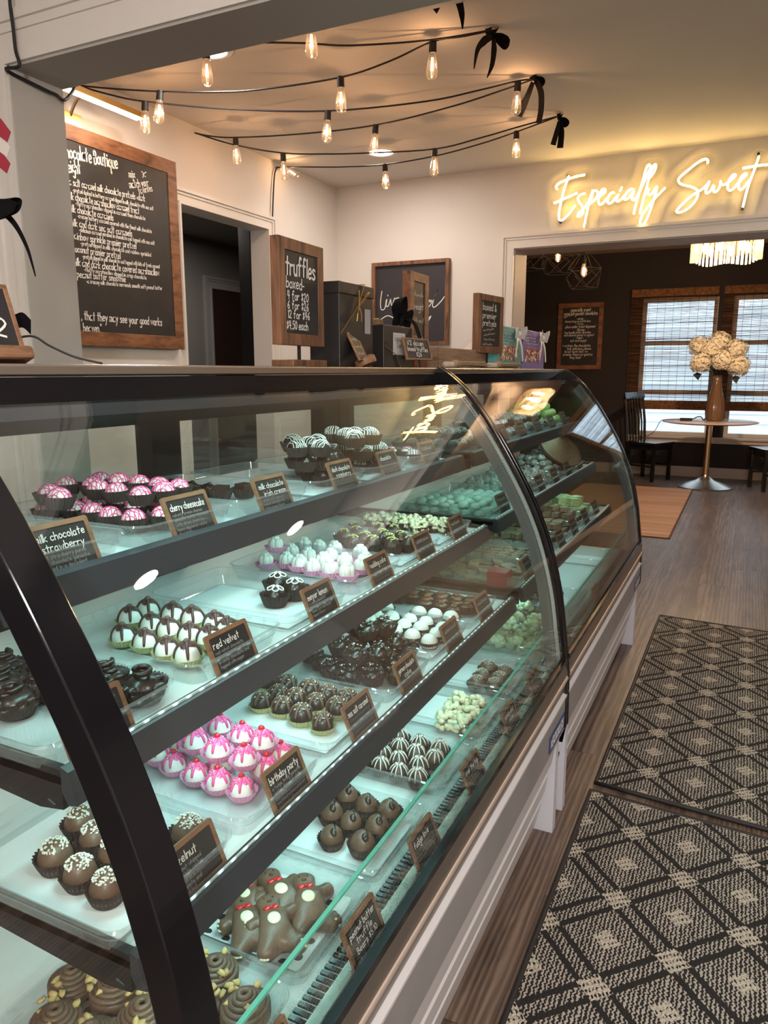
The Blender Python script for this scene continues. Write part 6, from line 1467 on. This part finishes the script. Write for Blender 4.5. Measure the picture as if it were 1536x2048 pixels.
# power adapter and lead on the table
t = thing('power_adapter', 'black power adapter with its lead on the round table', 'adapter', (-0.62, 9.02, 0.757))
MB().box((-0.60, 9.0, 0.772), (0.13, 0.05, 0.03)).build('brick', MAT['black_mat'], t, bevel=0.004)
MB().tube(cr([(-0.53, 9.0, 0.775), (-0.49, 9.02, 0.80), (-0.45, 9.04, 0.80), (-0.42, 9.03, 0.765), (-0.40, 9.05, 0.79), (-0.36, 9.05, 0.765)], 5), 0.006, 6).build('plug_lead', MAT['black_mat'], t, smooth=True)
MB().tube(cr([(-0.66, 9.0, 0.77), (-0.76, 9.02, 0.765), (-0.87, 9.06, 0.745), (-0.95, 9.3, 0.62), (-1.05, 9.6, 0.53), (-1.12, 9.95, 0.50)], 6), 0.004, 6).build('mains_lead', MAT['black_mat'], t, smooth=True)
# dark slat-back chairs
DK = M('dark_chair_wood', (0.008, 0.0075, 0.009), 0.25, coat=0.5)
def chair_parts():
    seat = MB().span(-0.20, 0.21, -0.21, 0.21, 0.435, 0.465)
    leg = []
    for sx, sy in ((-1, -1), (-1, 1), (1, -1), (1, 1)):
        mb = MB(); x, y = sx * .175, sy * .175; mb.prism([(x - .018, y - .018), (x + .018, y - .018), (x + .018, y + .018), (x - .018, y + .018)], 0.0, 0.437, 'z'); leg.append(mb)
    apron = MB().span(-.17, .17, -.185, -.165, .375, .437).span(-.17, .17, .165, .185, .375, .437).span(-.185, -.165, -.17, .17, .375, .437).span(.165, .185, -.17, .17, .375, .437)
    stre = MB().span(-.17, .17, -.182, -.168, .17, .195).span(-.17, .17, .168, .182, .17, .195)
    post, slat = [], []
    for sy in (-1, 1):
        mb = MB(); mb.tube([(-.185, sy * .185, .437), (-.20, sy * .185, .70), (-.255, sy * .185, 1.04)], [.020, .019, .017], 4); post.append(mb)
    for k in range(5):
        y = -.12 + .06 * k; mb = MB(); mb.tube([(-.185, y, .46), (-.200, y, .70), (-.245, y, .97)], [.012, .012, .012], 4, flat=.5); slat.append(mb)
    top = MB().tube(cr([(-.245, -.205, .995), (-.262, 0, 1.0), (-.245, .205, .995)], 4), [0.052] * 9, 4, flat=0.35)
    return seat, leg, apron, stre, post, slat, top
seat, leg, apron, stre, post, slat, top = chair_parts()
CHP = [('seat', seat.mesh('seat', DK), []), ('apron', apron.mesh('apron', DK), []), ('stretchers', stre.mesh('stretchers', DK), []), ('top_rail', top.mesh('top_rail', DK), [])]
CHP += [('leg', m_.mesh('leg', DK), []) for m_ in leg] + [('back_post', m_.mesh('back_post', DK), []) for m_ in post] + [('back_slat', m_.mesh('back_slat', DK), []) for m_ in slat]
spawn('dining_chair', CHP, 'dark slat-back chair beside the black wall, facing the round table', 'chair', (-1.03, 9.50, 0), -0.45, 'dark dining chairs', 1.0)
spawn('dining_chair', CHP, 'dark chair past the round table, cut off by the picture edge', 'chair', (0.33, 9.27, 0), PI + 0.40, 'dark dining chairs', 1.0)
# woven blinds over the windows
rd = M('blind_reed', (0.23, 0.105, 0.045), 0.7, vary=0.45, vscale=35)
rm, N, L, B = nm('blind_reed_translucent')
L.new(coords(N, L, (1.5, 1, 60)), (q := N.new('ShaderNodeTexNoise')).inputs['Vector']); q.inputs['Scale'].default_value = 1.0
c1 = ramp(N, L, q.outputs[0], [(0.35, (0.10, 0.042, 0.018)), (0.5, (0.27, 0.125, 0.055)), (0.68, (0.45, 0.25, 0.13))])
L.new(c1, B.inputs['Base Color']); B.inputs['Roughness'].default_value = 0.7
tr = N.new('ShaderNodeBsdfTranslucent'); L.new(c1, tr.inputs[0]); ms = N.new('ShaderNodeMixShader'); ms.inputs[0].default_value = 0.45
L.new(B.outputs[0], ms.inputs[1]); L.new(tr.outputs[0], ms.inputs[2]); L.new(ms.outputs[0], N['Material Output'].inputs[0])
for (x0, x1), lab in (((-1.40, -0.405), 'woven reed blind over the window beside the black wall'), ((-0.345, 0.66), 'woven reed blind over the window behind the vase')):
    t = thing('reed_blind', lab, 'blind', ((x0 + x1) / 2, FY - 0.05, 2.29), 'woven reed blinds')
    z = 2.28; mb = MB()
    while z > 0.93:
        h = RND.uniform(.002, .0065); y = FY - 0.052 + RND.uniform(-.003, .003); n = 6; tl = RND.uniform(-.004, .004); r0 = [];
        P = [(x0 + (x1 - x0) * i / n, y, z + tl * (i / n - .5) + RND.uniform(-.0022, .0022)) for i in range(n + 1)]
        mb.tube(P, h / 2, 4); z -= h * 0.55 + RND.uniform(.005, .0095) if RND.random() < .78 else h * .8
    mb.build('reeds', rm, t)
    mb = MB()
    for k in range(34): mb.tube([(x0 + .001, FY - .056 + RND.uniform(-.012, .012), .835 + .0032 * k), (x1 - .001, FY - .056 + RND.uniform(-.012, .012), .835 + .0032 * k)], 0.004, 5)
    mb.build('bottom_roll', rd, t)
    mb = MB()
    for k in range(28): mb.tube([(x0, FY - .062 + RND.uniform(-.004, .004), 2.205 + .0032 * k), (x1, FY - .062 + RND.uniform(-.004, .004), 2.205 + .0032 * k)], 0.003, 5)
    mb.build('valance', rd, t)
    mb = MB(); n = 11
    for k in range(n): xx = x0 + .03 + (x1 - x0 - .06) * k / (n - 1); mb.tube([(xx, FY - .056, 2.28), (xx, FY - .056, .86)], 0.0016, 4)
    mb.build('weaving_cords', MAT['black_mat'], t)
# drum chandelier of glass rods
CX, CY = -0.265, 7.2
t = thing('chandelier', 'oval drum chandelier of amber glass rods glowing in the far room', 'chandelier', (CX, CY, 2.76))
amb = clear('amber_rod', (1.0, 0.90, 0.76), 0.14, 0.08, (1, .85, .65), haze=0.22); r_ = 0.275
mb = MB()
for k in range(84):
    a = 2 * PI * k / 84; rr = r_ * (1 if k % 2 else .93); mb.tube([(CX + rr * math.cos(a), CY + rr * math.sin(a), 2.225 + .012 * math.sin(5 * a)), (CX + rr * math.cos(a), CY + rr * math.sin(a), 2.42)], 0.0075, 6)
mb.build('glass_rods', amb, t, smooth=True)
MB().tube([(CX + r_ * math.cos(a), CY + r_ * math.sin(a), 2.425) for a in [2 * PI * i / 40 for i in range(40)]], 0.011, 8, closed=True).build('top_ring', MAT['brass'], t, smooth=True)
MB().lathe([(0.0, 0.0), (0.06, 0.0), (0.06, 0.02), (0.012, 0.03), (0.012, 0.33), (0.05, 0.335), (0.0, 0.345)], 20, (CX, CY, 2.42)).build('ceiling_rod', MAT['brass'], t, smooth=True, angle=40)
for k in range(6):
    a = 2 * PI * k / 6 + .3; bx_, by_ = CX + .17 * math.cos(a), CY + .17 * math.sin(a)
    MB().blob((bx_, by_, 2.33), (0.022, 0.022, 0.045), 10, 8).build('bulb', glow('chandelier_bulb', (1.0, .66, .34), 30.0) if k == 0 else bpy.data.materials['chandelier_bulb'], t, smooth=True)
    MB().tube([(CX, CY, 2.425), (bx_, by_, 2.415), (bx_, by_, 2.37)], 0.007, 6).build('arm', MAT['brass'], t)
lamp('chandelier_lamp', 'POINT', (CX, CY, 2.31), P_CHAND, (1.0, 0.70, 0.42), 0.04)
# wire cage pendants
def cage(label, c, zc, bulb_z, rad=0.165):
    x, y = c; t = thing('cage_pendant', label, 'pendant lamp', (x, y, 2.76), 'black wire cage pendants')
    lv = [(0.05, zc + .16, 0), (rad, zc + .02, 0), (rad * 1.02, zc - .06, PI / 5), (rad * .82, zc - .16, 0)]; R_ = []
    for r, z, o in lv: R_.append([Vector((x + r * math.cos(2 * PI * k / 5 + o), y + r * math.sin(2 * PI * k / 5 + o), z)) for k in range(5)])
    mb = MB()
    for k in range(5):
        mb.tube([R_[0][k], R_[1][k]], .0032, 5); mb.tube([R_[1][k], R_[1][(k + 1) % 5]], .0032, 5)
        mb.tube([R_[1][k], R_[2][k]], .0032, 5); mb.tube([R_[1][(k + 1) % 5], R_[2][k]], .0032, 5)
        mb.tube([R_[2][k], R_[3][k]], .0032, 5); mb.tube([R_[2][k], R_[3][(k + 1) % 5]], .0032, 5); mb.tube([R_[3][k], R_[3][(k + 1) % 5]], .0032, 5); mb.tube([R_[0][k], R_[0][(k + 1) % 5]], .0032, 5)
    mb.build('wire_cage', MAT['black_mat'], t)
    MB().tube([(x, y, zc + .16), (x, y, 2.76)], 0.0045, 6).build('cord', MAT['black_mat'], t)
    MB().lathe([(0.0, bulb_z + .11), (.02, bulb_z + .11), (.022, bulb_z + .055), (0, bulb_z + .05)], 14, (x, y, 0)).build('socket', MAT['black_mat'], t, smooth=True, angle=40)
    MB().tube([(x, y, zc + .16), (x, y, bulb_z + .10)], 0.006, 6).build('stem', MAT['black_mat'], t)
    g = MB().lathe([(.014, .055), (.024, .03), (.032, -.01), (.028, -.045), (.012, -.065), (.0005, -.068)], 18, (x, y, bulb_z), cap=False).build('glass_bulb', MAT['bulb_glass'], t, smooth=True)
    f = MB()
    for k in range(6): a = PI / 3 * k; f.tube([(x + .008 * math.cos(a), y + .008 * math.sin(a), bulb_z + .03), (x + .012 * math.cos(a + .4), y + .012 * math.sin(a + .4), bulb_z - .04)], .0022, 5)
    f.build('filament', MAT['filament_red'], g)
    lamp('cage_lamp', 'POINT', (x, y, bulb_z), P_CAGE, (1.0, .5, .22), 0.02)
p = ony(1168, 540, 7.6); cage('black wire cage pendant nearest the window, its bulb low', (p.x, p.y), p.z - .01, p.z, .165)
p = ony(1116, 512, 8.2); cage('black wire cage pendant in the middle with glowing orange bulb', (p.x, p.y), p.z - .02, p.z, .175)
p = ony(1066, 500, 7.3); cage('black wire cage pendant half hidden by the opening edge', (p.x - .02, p.y), p.z - .02, p.z + .12, .165)
